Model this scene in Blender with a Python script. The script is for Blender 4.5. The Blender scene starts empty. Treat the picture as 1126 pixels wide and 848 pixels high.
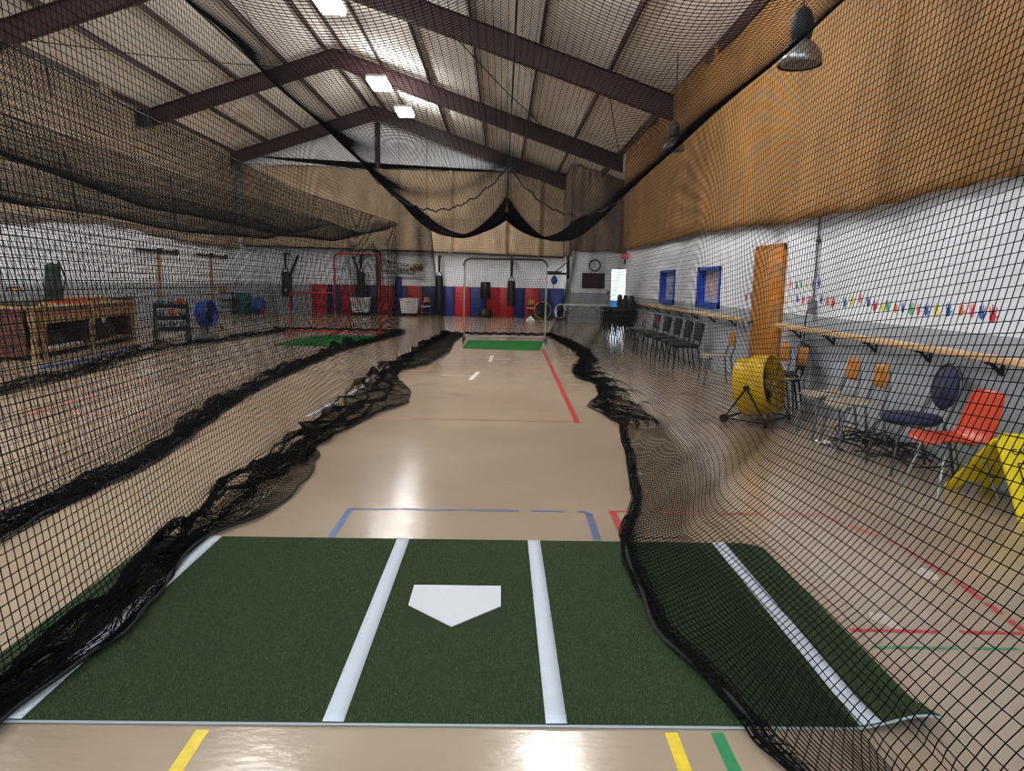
import bpy, bmesh, math, random
import numpy as np
from mathutils import Vector, Matrix
random.seed(7); rng = np.random.default_rng(7)
PI = math.pi
scene = bpy.context.scene
COL = scene.collection

# ------------------------------------------------------------ camera
F, CX, CY, EYE = 790.0, 563.0, 424.0, 1.53
def _axes():
    d = np.array([(552.-CX)/F, -(311.-CY)/F, 1.0]); d /= np.linalg.norm(d)
    r = np.array([math.cos(.019), -math.sin(.019), 0.]); r = r-d*r.dot(d); r /= np.linalg.norm(r)
    u = np.cross(d, r); u = u if u[1] > 0 else -u
    return np.array([r, d, u])
M = _axes()
cam = bpy.data.cameras.new('camera'); camo = bpy.data.objects.new('camera', cam); COL.objects.link(camo)
cam.sensor_fit = 'HORIZONTAL'; cam.sensor_width = 36; cam.lens = F/1126*36; cam.clip_start = .05; cam.clip_end = 300
rt, up, fw = M[:, 0], M[:, 1], M[:, 2]
camo.matrix_world = Matrix(((rt[0], up[0], -fw[0], 0), (rt[1], up[1], -fw[1], 0), (rt[2], up[2], -fw[2], EYE), (0, 0, 0, 1)))
scene.camera = camo
def ray(px, py): return M @ np.array([(px-CX)/F, -(py-CY)/F, 1.0])
def fl(px, py, z=0.0):                      # where a sight line meets the floor
    w = ray(px, py); t = (z-EYE)/w[2]; return float(w[0]*t), float(w[1]*t)
def onX(px, py, X):                         # ... a wall along the room -> (Y, z)
    w = ray(px, py); t = X/w[0]; return float(w[1]*t), float(EYE+w[2]*t)
def onY(px, py, Y):                         # ... a wall across the room -> (X, z)
    w = ray(px, py); t = Y/w[1]; return float(w[0]*t), float(EYE+w[2]*t)

# ------------------------------------------------------------ materials
def mat(name, col, rough=.6, metal=0., var=0., vscale=8., bump=0., bscale=60., bdist=.01, coat=0., emit=None, estr=0., stretch=(1, 1, 1), spec=.5):
    m = bpy.data.materials.new(name); m.use_nodes = True; nt = m.node_tree; n = nt.nodes; l = nt.links
    b = n['Principled BSDF']; b.inputs['Base Color'].default_value = (*col, 1); b.inputs['Roughness'].default_value = rough
    b.inputs['Metallic'].default_value = metal; b.inputs['Coat Weight'].default_value = coat; b.inputs['Specular IOR Level'].default_value = spec
    if emit: b.inputs['Emission Color'].default_value = (*emit, 1); b.inputs['Emission Strength'].default_value = estr
    tc = n.new('ShaderNodeTexCoord'); mp = n.new('ShaderNodeMapping'); mp.inputs['Scale'].default_value = stretch
    l.new(tc.outputs['Object'], mp.inputs['Vector'])
    if var > 0:
        t = n.new('ShaderNodeTexNoise'); t.inputs['Scale'].default_value = vscale; t.inputs['Detail'].default_value = 5
        l.new(mp.outputs[0], t.inputs['Vector'])
        r = n.new('ShaderNodeValToRGB'); r.color_ramp.elements[0].position = .3; r.color_ramp.elements[1].position = .7
        r.color_ramp.elements[0].color = (*[c*(1-var) for c in col], 1); r.color_ramp.elements[1].color = (*[min(1, c*(1+var)) for c in col], 1)
        l.new(t.outputs[0], r.inputs[0]); l.new(r.outputs[0], b.inputs['Base Color'])
    if bump > 0:
        t2 = n.new('ShaderNodeTexNoise'); t2.inputs['Scale'].default_value = bscale; t2.inputs['Detail'].default_value = 3
        l.new(mp.outputs[0], t2.inputs['Vector'])
        bp = n.new('ShaderNodeBump'); bp.inputs['Strength'].default_value = bump; bp.inputs['Distance'].default_value = bdist
        l.new(t2.outputs[0], bp.inputs['Height']); l.new(bp.outputs[0], b.inputs['Normal'])
    return m
def S(r, g, b):                              # 0-255 sRGB -> linear
    return tuple(((c/255)/12.92 if c/255 <= .04045 else ((c/255+.055)/1.055)**2.4) for c in (r, g, b))
MT = dict(
 net=mat('net_twine', (.004, .004, .005), .95, spec=.1), rope=mat('hem_rope', (.006, .006, .008), .85, bump=.5, bscale=200),
 wire=mat('steel_cable', (.02, .02, .02), .5, .6),
 maroon=mat('maroon_primer', S(58, 31, 33), .5, 0, .08, 2), 
 black=mat('black_vinyl', (.012, .012, .014), .45, 0, .1, 20), blackm=mat('black_metal', (.012, .012, .012), .4, .3),
 dark=mat('charcoal_fabric', (.022, .023, .028), .85, 0, .25, 60), rubber=mat('black_rubber', (.015, .015, .015), .8),
 chrome=mat('chrome', (.36, .36, .36), .38, 1), steel=mat('grey_steel', (.16, .16, .17), .4, .8), frameb=mat('brown_grey_metal', (.09, .08, .075), .35, .7),
 navy=mat('navy_fabric', S(38, 42, 70), .85, 0, .2, 80), orange=mat('orange_plastic', S(196, 66, 34), .38, 0, .05, 4),
 wood=mat('light_wood', S(156, 124, 84), .5, 0, .12, 3, stretch=(6, 1, 6)), oak=mat('orange_wood', S(178, 118, 50), .5, 0, .2, 4, stretch=(8, 8, 1)),
 rail=mat('rail_wood', S(205, 170, 125), .5, 0, .12, 3, stretch=(4, 1, 4)), seatw=mat('beige_laminate', S(158, 146, 124), .45, 0, .05, 8),
 yellow=mat('yellow_paint', S(222, 178, 12), .35, 0, .05, 4), signy=mat('yellow_plastic', S(236, 208, 20), .4, 0, .04, 6),
 white=mat('white_plastic', S(225, 225, 222), .45, 0, .04, 6), blue=mat('blue_paint', S(28, 70, 170), .4, 0, .05, 5),
 padr=mat('red_vinyl', S(176, 24, 34), .4, 0, .05, 3, .15, 12), padb=mat('blue_vinyl', S(24, 42, 118), .4, 0, .05, 3, .15, 12), padn=mat('navy_vinyl', S(26, 34, 76), .45, 0, .05, 3),
 redm=mat('red_metal', S(178, 40, 26), .4, .1), turf=mat('green_turf', S(44, 57, 35), .95, 0, .3, 160, .6, 300, .006, spec=.15),
 turfb=mat('bright_green_turf', S(30, 104, 44), .95, 0, .2, 80, .5, 200, .006, spec=.15), turfw=mat('white_turf', S(205, 212, 222), .9, 0, .06, 120, .6, 300, .006, spec=.15),
 plate=mat('white_turf_plate', S(205, 209, 214), .85, 0, .03, 60, .4, 200, .004),
 glow=mat('lamp_lens', (1, 1, 1), .5, emit=(1, .985, .96), estr=70.), glow2=mat('added_fill_glow', (1, 1, 1), .5, emit=(1, .98, .95), estr=14.), house=mat('white_metal', S(210, 210, 208), .5),
 alum=mat('spun_aluminium', (.42, .42, .42), .32, .9, .1, 10), housing=mat('dark_grey_metal', (.045, .047, .05), .5, .3),
 brownp=mat('red_brown_panel', S(96, 54, 40), .6, 0, .1, 3), paper=mat('white_paper', S(225, 225, 225), .8), ink=mat('black_ink', (.01, .01, .01), .6),
 gold=mat('gold_ink', S(190, 140, 40), .6), greendk=mat('dark_green_fabric', S(30, 52, 36), .85, 0, .4, 20), green=mat('green_vinyl', S(20, 90, 84), .5),
 ball=mat('blue_rubber', S(30, 74, 140), .4), teal=mat('teal_iron', S(50, 110, 120), .5), grey=mat('grey_plastic', S(110, 112, 116), .5, 0, .1, 8),
 tan=mat('tan_wood', S(150, 112, 72), .6, 0, .2, 4), board=mat('dark_brown_board', S(62, 40, 40), .7), exit=mat('exit_red', S(190, 60, 70), .5, emit=S(230, 40, 50), estr=.3),
 tablew=mat('table_top', S(222, 220, 215), .5), glassy=mat('window_glass', S(190, 196, 205), .12, 0, .12, 6), poster=mat('pink_poster', S(190, 150, 150), .7, 0, .3, 20),
 cyan=mat('blue_fence', S(40, 130, 190), .6),
)
# wall paint: white above a line, light grey below, faint roller marks
def wall_mat(name, split, hi, lo, brick=False):
    m = bpy.data.materials.new(name); m.use_nodes = True; nt = m.node_tree; n = nt.nodes; l = nt.links; b = n['Principled BSDF']; b.inputs['Roughness'].default_value = .55
    tc = n.new('ShaderNodeTexCoord'); sp = n.new('ShaderNodeSeparateXYZ'); l.new(tc.outputs['Object'], sp.inputs[0])
    gt = n.new('ShaderNodeMath'); gt.operation = 'GREATER_THAN'; gt.inputs[1].default_value = split; l.new(sp.outputs['Z'], gt.inputs[0])
    nz = n.new('ShaderNodeTexNoise'); nz.inputs['Scale'].default_value = 1.5; nz.inputs['Detail'].default_value = 6; l.new(tc.outputs['Object'], nz.inputs['Vector'])
    mx = n.new('ShaderNodeMix'); mx.data_type = 'RGBA'; mx.inputs['A'].default_value = (*lo, 1); mx.inputs['B'].default_value = (*hi, 1); l.new(gt.outputs[0], mx.inputs['Factor'])
    m2 = n.new('ShaderNodeMix'); m2.data_type = 'RGBA'; m2.blend_type = 'MULTIPLY'; m2.inputs['Factor'].default_value = .18
    l.new(mx.outputs['Result'], m2.inputs['A']); l.new(nz.outputs['Color'], m2.inputs['B']); 
    hs = n.new('ShaderNodeHueSaturation'); hs.inputs['Saturation'].default_value = 0; l.new(nz.outputs['Color'], hs.inputs['Color']); l.new(hs.outputs[0], m2.inputs['B'])
    l.new(m2.outputs['Result'], b.inputs['Base Color'])
    return m
M_wall = wall_mat('painted_wall', 1.19, S(238, 241, 248), S(168, 174, 182))
M_wallL = wall_mat('painted_wall_left', 1.30, S(240, 242, 248), S(160, 164, 170))
M_floor = None
def floor_mat():
    m = bpy.data.materials.new('beige_floor'); m.use_nodes = True; nt = m.node_tree; n = nt.nodes; l = nt.links; b = n['Principled BSDF']
    tc = n.new('ShaderNodeTexCoord')
    def noise(s, d, st=(1, 1, 1)):
        mp = n.new('ShaderNodeMapping'); mp.inputs['Scale'].default_value = st; l.new(tc.outputs['Object'], mp.inputs[0])
        t = n.new('ShaderNodeTexNoise'); t.inputs['Scale'].default_value = s; t.inputs['Detail'].default_value = d; l.new(mp.outputs[0], t.inputs['Vector']); return t
    a = noise(.6, 6); r = n.new('ShaderNodeValToRGB'); e = r.color_ramp.elements
    e[0].position = .3; e[0].color = (*S(152, 134, 114), 1); e[1].position = .72; e[1].color = (*S(170, 152, 130), 1); l.new(a.outputs[0], r.inputs[0])
    c = noise(40, 4, (.3, 1.4, 1)); r2 = n.new('ShaderNodeValToRGB'); e = r2.color_ramp.elements; e[0].position = .68; e[0].color = (0, 0, 0, 1); e[1].position = .8; e[1].color = (.22, .22, .22, 1); l.new(c.outputs[0], r2.inputs[0])
    mx = n.new('ShaderNodeMix'); mx.data_type = 'RGBA'; l.new(r2.outputs[0], mx.inputs['Factor']); l.new(r.outputs[0], mx.inputs['A']); mx.inputs['B'].default_value = (*S(205, 190, 170), 1)
    l.new(mx.outputs['Result'], b.inputs['Base Color'])
    g = noise(3, 5); mr = n.new('ShaderNodeMapRange'); mr.inputs['To Min'].default_value = .10; mr.inputs['To Max'].default_value = .26; l.new(g.outputs[0], mr.inputs['Value']); l.new(mr.outputs[0], b.inputs['Roughness'])
    h = noise(16, 7, (.7, 1.5, 1)); bp = n.new('ShaderNodeBump'); bp.inputs['Strength'].default_value = .22; bp.inputs['Distance'].default_value = .006; l.new(h.outputs[0], bp.inputs['Height']); l.new(bp.outputs[0], b.inputs['Normal'])
    b.inputs['Specular IOR Level'].default_value = .55
    return m
def curtain_mat(name, col, dk):
    m = mat(name, col, .8, 0, .22, 1.6, .8, 3.2, .12, stretch=(1, 1, .55)); return m
M_cr = curtain_mat('golden_brown_tarp', S(140, 100, 50), 0)
M_cf = curtain_mat('tan_tarp', S(178, 156, 128), 0)
M_cl = curtain_mat('dull_tan_tarp', S(160, 142, 120), 0)
M_cd = curtain_mat('grey_brown_tarp', S(124, 106, 92), 0)
M_roof = mat('white_roof_insulation', S(238, 233, 224), .7, 0, .08, 2, .5, 9, .03, stretch=(1, .3, 1))
M_gable = mat('white_gable_insulation', S(246, 247, 250), .6, 0, .04, 2, .4, 6, .03)
# ------------------------------------------------------------ mesh building
class MB:
    def __init__(s): s.v = []; s.f = []; s.m = []; s.sm = []
    def add(s, vs, fs, mi=0, smooth=False):
        o = len(s.v); s.v += [tuple(p) for p in vs]
        for f in fs: s.f.append([o+i for i in f]); s.m.append(mi); s.sm.append(smooth)
        return s
    def box(s, c, d, rz=0, mi=0, mat4=None):
        x, y, z = [k/2 for k in d]; vs = [(sx*x, sy*y, sz*z) for sz in (-1, 1) for sy in (-1, 1) for sx in (-1, 1)]
        if mat4 is not None: vs = [mat4 @ Vector(p) for p in vs]
        ca, sa = math.cos(rz), math.sin(rz)
        vs = [(c[0]+p[0]*ca-p[1]*sa, c[1]+p[0]*sa+p[1]*ca, c[2]+p[2]) for p in vs]
        return s.add(vs, [(0, 2, 3, 1), (4, 5, 7, 6), (0, 1, 5, 4), (2, 6, 7, 3), (0, 4, 6, 2), (1, 3, 7, 5)], mi)
    def span(s, a, b, mi=0):
        return s.box([(a[i]+b[i])/2 for i in range(3)], [abs(a[i]-b[i]) for i in range(3)], 0, mi)
    def rbox(s, c, d, bev=.02, seg=3, rz=0, tilt=0, mi=0, curve=None):
        bm = bmesh.new(); bmesh.ops.create_cube(bm, size=1)
        for v in bm.verts: v.co = Vector((v.co.x*d[0], v.co.y*d[1], v.co.z*d[2]))
        bmesh.ops.bevel(bm, geom=bm.edges[:], offset=min(bev, min(d)*.49), segments=seg, profile=.5, affect='EDGES')
        R = Matrix.Rotation(rz, 3, 'Z') @ Matrix.Rotation(tilt, 3, 'X'); bm.verts.index_update()
        s.add([Vector(c)+R @ v.co for v in bm.verts], [[v.index for v in f.verts] for f in bm.faces], mi, True); bm.free(); return s
    def bar(s, p, q, w, h=None, mi=0, ref=(0, 0, 1)):
        p, q = Vector(p), Vector(q); h = h or w; t = (q-p).normalized(); r = Vector(ref)
        if abs(t.dot(r)) > .98: r = Vector((1, 0, 0))
        a = t.cross(r).normalized()*(w/2); b = a.normalized().cross(t).normalized()*(h/2)
        vs = [o+i*a+j*b for o in (p, q) for i, j in ((-1, -1), (1, -1), (1, 1), (-1, 1))]
        return s.add(vs, [(0, 3, 2, 1), (4, 5, 6, 7), (0, 1, 5, 4), (1, 2, 6, 5), (2, 3, 7, 6), (3, 0, 4, 7)], mi)
    def tube(s, pts, r, n=8, closed=False, mi=0):
        P = [Vector(p) for p in pts]; N = len(P); rr = r if hasattr(r, '__len__') else [r]*N; vs = []; prev = None
        for i in range(N):
            a = P[(i-1) % N] if (closed or i > 0) else P[i]; b = P[(i+1) % N] if (closed or i < N-1) else P[i]
            t = (b-a).normalized()
            if prev is None:
                ref = Vector((0, 0, 1)) if abs(t.z) < .9 else Vector((1, 0, 0)); u = t.cross(ref).normalized()
            else:
                u = (prev-t*prev.dot(t)).normalized()
            prev = u; w = t.cross(u)
            vs += [P[i]+(u*math.cos(2*PI*k/n)+w*math.sin(2*PI*k/n))*rr[i] for k in range(n)]
        fs = [(i*n+k, i*n+(k+1) % n, ((i+1) % N)*n+(k+1) % n, ((i+1) % N)*n+k) for i in range(N if closed else N-1) for k in range(n)]
        s.add(vs, fs, mi, True)
        if not closed:
            s.add(vs[:n], [tuple(range(n))[::-1]], mi); s.add(vs[-n:], [tuple(range(n))], mi)
        return s
    def lathe(s, prof, c=(0, 0, 0), n=24, T=None, mi=0, smooth=True, cap=True):
        vs = []; 
        for r, z in prof: vs += [Vector((r*math.cos(2*PI*k/n), r*math.sin(2*PI*k/n), z)) for k in range(n)]
        if T is not None: vs = [T @ v for v in vs]
        vs = [v+Vector(c) for v in vs]
        m = len(prof); fs = [(i*n+k, i*n+(k+1) % n, (i+1)*n+(k+1) % n, (i+1)*n+k) for i in range(m-1) for k in range(n)]
        s.add(vs, fs, mi, smooth)
        if cap: s.add(vs[:n], [tuple(range(n))[::-1]], mi); s.add(vs[-n:], [tuple(range(n))], mi)
        return s
    def poly(s, pts, d, mi=0):               # extrude a flat polygon by vector d
        n = len(pts); d = Vector(d); a = [Vector(p) for p in pts]; vs = a+[p+d for p in a]
        return s.add(vs, [tuple(range(n)), tuple(range(2*n-1, n-1, -1))]+[(i, n+i, n+(i+1) % n, (i+1) % n) for i in range(n)], mi)
    def grid(s, fn, nu, nv, mi=0, smooth=True):
        vs = [fn(i/(nu-1), j/(nv-1)) for i in range(nu) for j in range(nv)]
        return s.add(vs, [(i*nv+j, (i+1)*nv+j, (i+1)*nv+j+1, i*nv+j+1) for i in range(nu-1) for j in range(nv-1)], mi, smooth)
def obj(name, mb, mats, parent=None, solid=0.):
    me = bpy.data.meshes.new(name); me.from_pydata(mb.v, [], mb.f)
    for m in (mats if isinstance(mats, (list, tuple)) else [mats]): me.materials.append(m)
    me.polygons.foreach_set('material_index', mb.m); me.polygons.foreach_set('use_smooth', mb.sm); me.update()
    o = bpy.data.objects.new(name, me); COL.objects.link(o)
    if parent: o.parent = parent
    if solid: md = o.modifiers.new('thickness', 'SOLIDIFY'); md.thickness = solid; md.offset = 0
    return o
def thing(name, label, cat, loc=(0, 0, 0), rz=0, group=None):
    o = bpy.data.objects.new(name, None); COL.objects.link(o); o.location = loc; o.rotation_euler = (0, 0, rz); o.empty_display_size = .1
    o['label'] = label; o['category'] = cat
    if group: o['group'] = group
    return o
def tag(o, label, cat, group=None, loc=None, rz=None):
    o['label'] = label; o['category'] = cat
    if group: o['group'] = group
    if loc is not None: o.location = loc
    if rz is not None: o.rotation_euler = (0, 0, rz)
    return o
def struct(name, mb, m, solid=0.): o = obj(name, mb, m, None, solid); o['kind'] = 'structure'; return o
def dup(root, label, loc, rz=None, scale=None):
    def cp(o, par):
        c = o.copy(); COL.objects.link(c); c.parent = par
        for ch in o.children: cp(ch, c)
        return c
    kids = list(root.children); r = root.copy(); COL.objects.link(r)
    for k in kids: cp(k, r)
    r['label'] = label; r.location = loc
    if rz is not None: r.rotation_euler = (0, 0, rz)
    if scale: r.scale = (scale,)*3
    return r

# ------------------------------------------------------------ the room
XR, XL, YF, YB = 3.93, -11.7, 32.7, -2.5
def roof_z(x): return 5.85+.333*(3.93-x) if x > -5.44 else 5.85+.333*(3.93+x+10.88)
YC, XC = 29.1, 2.8            # the clock wall and its left edge
fb = MB()
fb.add([(XL-.1, YB, 0), (5.8, YB, 0), (5.8, YF+.1, 0), (XL-.1, YF+.1, 0)], [(0, 1, 2, 3)])
fb.add([(XL-.1, YB, -.1), (5.8, YB, -.1), (5.8, YF+.1, -.1), (XL-.1, YF+.1, -.1)], [(3, 2, 1, 0)])
LN = {'b': 1, 'r': 2, 'w': 3, 'y': 4, 'g': 5, 'lb': 6}
def line(p, q, w, c, z=.0012, pix=True, broken=0):
    a = Vector(fl(*p)) if pix else Vector(p); b = Vector(fl(*q)) if pix else Vector(q)
    t = (b-a).normalized(); n = Vector((-t.y, t.x))*(w/2); L = (b-a).length
    if not broken: segs = [(0, L)]
    else:
        segs = []; k = 0.
        while k < L: e = k+random.uniform(.4, 1)*broken; segs.append((k, min(e, L))); k = e+random.uniform(.05, .35)*broken
    for k, e in segs:
        u, v = a+t*k, a+t*e
        fb.add([(u.x-n.x, u.y-n.y, z), (v.x-n.x, v.y-n.y, z), (v.x+n.x, v.y+n.y, z), (u.x+n.x, u.y+n.y, z)], [(3, 2, 1, 0)], LN[c])
line((386, 559.5), (645, 563), .03, 'b', broken=.5); line((386, 559), (362, 594), .045, 'b'); line((647, 564), (658, 597), .05, 'b', .0014, broken=.07)
line((673, 562), (689, 597), .05, 'r', .0014, broken=.12); line((673, 562.5), (905, 567), .03, 'r', broken=.4)
line((597, 384), (635, 465), .06, 'r'); line((637, 464), (270, 457), .025, 'r'); line((270, 457), (30, 454), .04, 'r', broken=.6); line((30, 455), (165, 417), .04, 'r', .0013, broken=.5)
line((165, 417), (300, 407), .03, 'r', broken=.6); line((440, 407.5), (606, 408), .03, 'r', broken=1.2); line((520, 393.5), (601, 394), .03, 'r', broken=.9)
line((486, 412.5), (541, 414.5), .035, 'w', .0013, broken=.9); line((517, 418), (526, 409), .07, 'w', .0015); line((538.5, 398), (541.5, 391), .07, 'w', .0015); line((541, 395), (562, 395.5), .035, 'w', .0013)
line((223, 803), (192, 850), .045, 'y'); line((738, 806), (754, 850), .045, 'y'); line((788, 806), (809, 850), .045, 'g')
line((935, 693), (1130, 697), .03, 'r', broken=.8); line((960, 712), (1120, 714), .02, 'g', .0011, broken=.5)
line((905, 567), (990, 600), .03, 'r', .0013, broken=.25); line((990, 600), (1060, 645), .03, 'r', .0013, broken=.25); line((1060, 645), (1128, 696), .035, 'r', .0013, broken=.25)
line((338, 458), (375, 438), .05, 'lb', broken=.25); line((375, 438), (430, 408), .05, 'lb', broken=.4)
for p in ((1020, 631), (975, 683), (735, 456), (700, 520)):
    x, y = fl(*p); fb.add([(x+.06*math.cos(a)*random.uniform(.6, 1.2), y+.09*math.sin(a)*random.uniform(.6, 1.2), .001) for a in [2*PI*k/9 for k in range(9)]], [tuple(range(9))], 7)
lm = lambda n, c: mat(n, c, .35, 0, .12, 30)
struct('floor', fb, [floor_mat(), lm('blue_line', S(70, 90, 140)), lm('red_line', S(176, 46, 54)), lm('white_line', S(215, 210, 205)), lm('yellow_line', S(226, 198, 50)), lm('green_line', S(40, 130, 84)), lm('pale_blue_line', S(150, 165, 200)), lm('worn_patch', S(186, 174, 160))])

# right wall with window openings, a door opening behind the slab, and painted handprints
W1 = (onX(727, 297, XR)[0]-1.45, onX(727, 297, XR)[0], 1.13, 1.93)
WIN = [(12.98, 14.50, 1.17, 1.90), (16.43, 17.92, 1.15, 1.90)]
wb = MB()
ys = [YB, WIN[0][0], WIN[0][1], WIN[1][0], WIN[1][1], 23.05]
def quadX(mb, X, y0, y1, z0, z1, mi=0): mb.span((X, y0, z0), (X+.2, y1, z1), mi)
quadX(wb, XR, YB, WIN[0][0], 0, 5.86); quadX(wb, XR, WIN[0][1], WIN[1][0], 0, 5.86); quadX(wb, XR, WIN[1][1], 23.05, 0, 5.86)
for a, b, z0, z1 in WIN: quadX(wb, XR, a, b, 0, z0); quadX(wb, XR, a, b, z1, 5.86)
wb.span((XR+.2, 22.85, 0), (5.8, 23.05, 6.2))
HP = [(869, 312, 4), (876, 314, 1), (881, 312, 5), (887, 313, 3), (894, 312, 1), (901, 311, 1), (866, 330, 3), (877, 329, 1), (883, 330, 2), (889, 331, 4), (893, 331, 2), (903, 329, 1), (910, 331, 6), (916, 333, 2),
      (929, 333, 1), (937, 331, 3), (946, 328, 4), (955, 332, 1), (962, 337, 2), (970, 338, 3), (976, 336, 5), (985, 339, 6), (993, 339, 1), (1002, 340, 5), (1010, 341, 4), (1019, 341, 1), (1030, 342, 3), (1043, 341, 1), (1057, 341, 6), (1069, 342, 4), (1080, 344, 1), (1092, 346, 2), (821, 326, 2), (826, 324, 1), (827, 330, 1)]
for px, py, c in HP:
    y, z = onX(px, py, XR); s = .062*(1.2 if px == 1092 else random.uniform(.8, 1.15)); x = XR-.002
    def pt(a, b): return (x, y-a*s, z+b*s)
    wb.add([pt(.55*math.cos(t), -.3+.62*math.sin(t)) for t in [2*PI*k/10 for k in range(10)]], [tuple(range(10))], c)
    for a0, ln, an in ((-.42, .75, -.22), (-.15, 1.0, -.06), (.13, .95, .08), (.4, .75, .25), (.6, .5, 1.0)):
        b0 = .1 if an < .9 else -.3; dx, dz = math.sin(an), math.cos(an); w = .11
        wb.add([pt(a0-w*dz, b0+w*dx), pt(a0+w*dz, b0-w*dx), pt(a0+w*dz*.7+dx*ln, b0-w*dx*.7+dz*ln), pt(a0-w*dz*.7+dx*ln, b0+w*dx*.7+dz*ln)], [(0, 1, 2, 3)], c)
pm = lambda n, c: mat(n, c, .6, 0, .25, 40)
struct('wall_right', wb, [M_wall, pm('blue_handprint', S(50, 90, 170)), pm('red_handprint', S(206, 50, 60)), pm('yellow_handprint', S(226, 216, 70)), pm('pink_handprint', S(228, 120, 130)), pm('green_handprint', S(90, 170, 120)), pm('orange_handprint', S(224, 110, 50))])
for i, (a, b, z0, z1) in enumerate(WIN):
    w = MB(); x0, x1 = XR-.03, XR+.16; e = .1
    w.span((x0, b-e, z0-.02), (x1, b, z1)); w.span((x0, a, z0-.02), (x1, a+.06, z1)); w.span((x0, a, z1-.06), (x1, b, z1)); w.span((x0, a, z0-.04), (x1, b, z0+.07))
    wo = struct('window_%d' % (i+1), w, MT['blue'])
    g = MB().span((XR+.12, a+.04, z0+.05), (XR+.14, b-.05, z1-.04)); obj('pane', g, MT['glassy'], wo)
    pz = (z0+z1)/2
    if i == 0:
        g = MB(); 
        for k in range(6): g.span((XR+.108, a+.25+.2*k, z0+.16), (XR+.119, a+.33+.2*k, z1-.12))
        obj('striped_poster', g, MT['poster'], wo)
    else:
        g = MB().span((XR+.108, a+.35, pz-.02), (XR+.119, b-.6, pz+.1)).span((XR+.108, a+.5, pz-.2), (XR+.119, b-.45, pz-.12)); obj('sticker', g, MT['grey'], wo)
# far, left, clock walls
w = MB().span((XL, YF, 0), (XC+.3, YF+.2, 6.4)); struct('wall_far', w, M_wallL)
gz = MB(); gp = [(XL, YF-.0, 6.2), (XC+3, YF, 6.2), (XC+3, YF, roof_z(XC+3)-.02), (-5.44, YF, roof_z(-5.44)-.02), (XL, YF, roof_z(XL)-.02)]
gz.poly(gp, (0, .2, 0)); struct('wall_gable', gz, M_gable)
w = MB().span((XL-.2, YB, 0), (XL, YF+.2, 7.0)); struct('wall_left', w, M_wallL)
DX0, DX1, DZ = 4.38, 5.3, 2.16
w = MB().span((XC, YC, 0), (DX0, YC+.2, 6.2)).span((DX1, YC, 0), (5.8, YC+.2, 6.2)).span((DX0, YC, DZ), (DX1, YC+.2, 6.2))
struct('wall_clock', w, M_wall)
w = MB().span((XC, YC+.2, 0), (XC+.2, YF, 6.2)); struct('wall_alcove', w, M_wallL)
w = MB().span((5.6, 23.05, 0), (5.8, YC, 6.2)); struct('wall_passage', w, M_wall)
w = MB().span((DX0-.06, YC-.03, 0), (DX0, YC+.22, DZ+.06)).span((DX1, YC-.03, 0), (DX1+.06, YC+.22, DZ+.06)).span((DX0, YC-.03, DZ), (DX1, YC+.22, DZ+.06)); struct('door_2', w, MT['house'])
# ground and a blue fence beyond the open door
w = MB().span((1, YC+.4+3.4, -.15), (40, 70, -.05)); struct('ground_outside', w, mat('pale_paving', S(200, 200, 200), .8, 0, .1, 1))
tag(obj('yard_fence', MB().span((3.4, 38, -.05), (9.5, 38.1, .72)).span((3.4, 37.96, .65), (9.5, 38.0, .72)), MT['cyan']), 'blue fence standing outside beyond the open far door', 'fence')
# roof
cb = MB()
for xa, xb in ((XL-.2, -5.44), (-5.44, 6.0)):
    cb.poly([(xa, YB, roof_z(xa)), (xb, YB, roof_z(xb)), (xb, YF+.2, roof_z(xb)), (xa, YF+.2, roof_z(xa))], (0, 0, .12))
struct('ceiling', cb, M_roof)
n = 0
for x in (3.8, 2.32, .75, -.8, -2.42, -4.0, -5.15, -5.73, -7.02, -8.6, -10.15, -11.55):
    n += 1; sgn = 1 if x > -5.44 else -1; h = .15 if abs(x-3.8) > .1 else .24
    p = MB(); z = roof_z(x); p.box((x, (YB+YF)/2, z-h/2), (.025, YF-YB, h)); p.box((x+.02*sgn, (YB+YF)/2, z-h+.008), (.04, YF-YB, .015)); struct('trim_%d' % n, p, MT['maroon'])
for Y in (1.9, 9.3, 16.7, 24.15, 31.6):
    n += 1; g = MB(); D = .5
    for (xa, xb) in ((XL+.12, -5.44), (-5.44, 3.88)):
        za, zb = roof_z(xa)-.21, roof_z(xb)-.21
        g.poly([(xa, Y, za-D), (xb, Y, zb-D-(.06 if xb == -5.44 else 0)), (xb, Y, zb), (xa, Y, za)], (0, .02, 0))
        for o in (0, -D):
            g.poly([(xa, Y-.1, za+o), (xb, Y-.1, zb+o), (xb, Y+.12, zb+o), (xa, Y+.12, za+o)], (0, 0, .02))
    g.span((-5.5, Y-.12, roof_z(-5.44)-.78), (-5.4, Y+.14, roof_z(-5.44)-.2))
    struct('trim_%d' % n, g, MT['maroon'])
p = MB().span((-5.62, YF-.24, 0), (-5.42, YF-.2, 8.3)).span((-5.62, YF-.06, 0), (-5.42, YF-.02, 8.3)).span((-5.54, YF-.2, 0), (-5.5, YF-.06, 8.3))
struct('trim_18', p, MT['maroon'])
# sag rods / wires under the roof
def rod(a, b, r, name, label):
    m = Vector(a).lerp(Vector(b), .5)+Vector((0, 0, -.08)); tag(obj(name, MB().tube([a, m, b], r, 6), MT['wire']), label, 'brace rod', 'steel brace rods under the roof')
for a, b in (((2.3, 17.0, 6.1), (3.75, 23.8, 5.45)), ((-1.5, 17, 7.3), (1.4, 23.9, 6.35)), ((-11, 17, 6.7), (-7, 23.9, 8.1)), ((-7.2, 23.8, 7.9), (-6.2, 17.1, 8.3))):
    rod(a, b, .012, 'brace_rod', 'thin dark steel brace rod crossing a roof bay')
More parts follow.
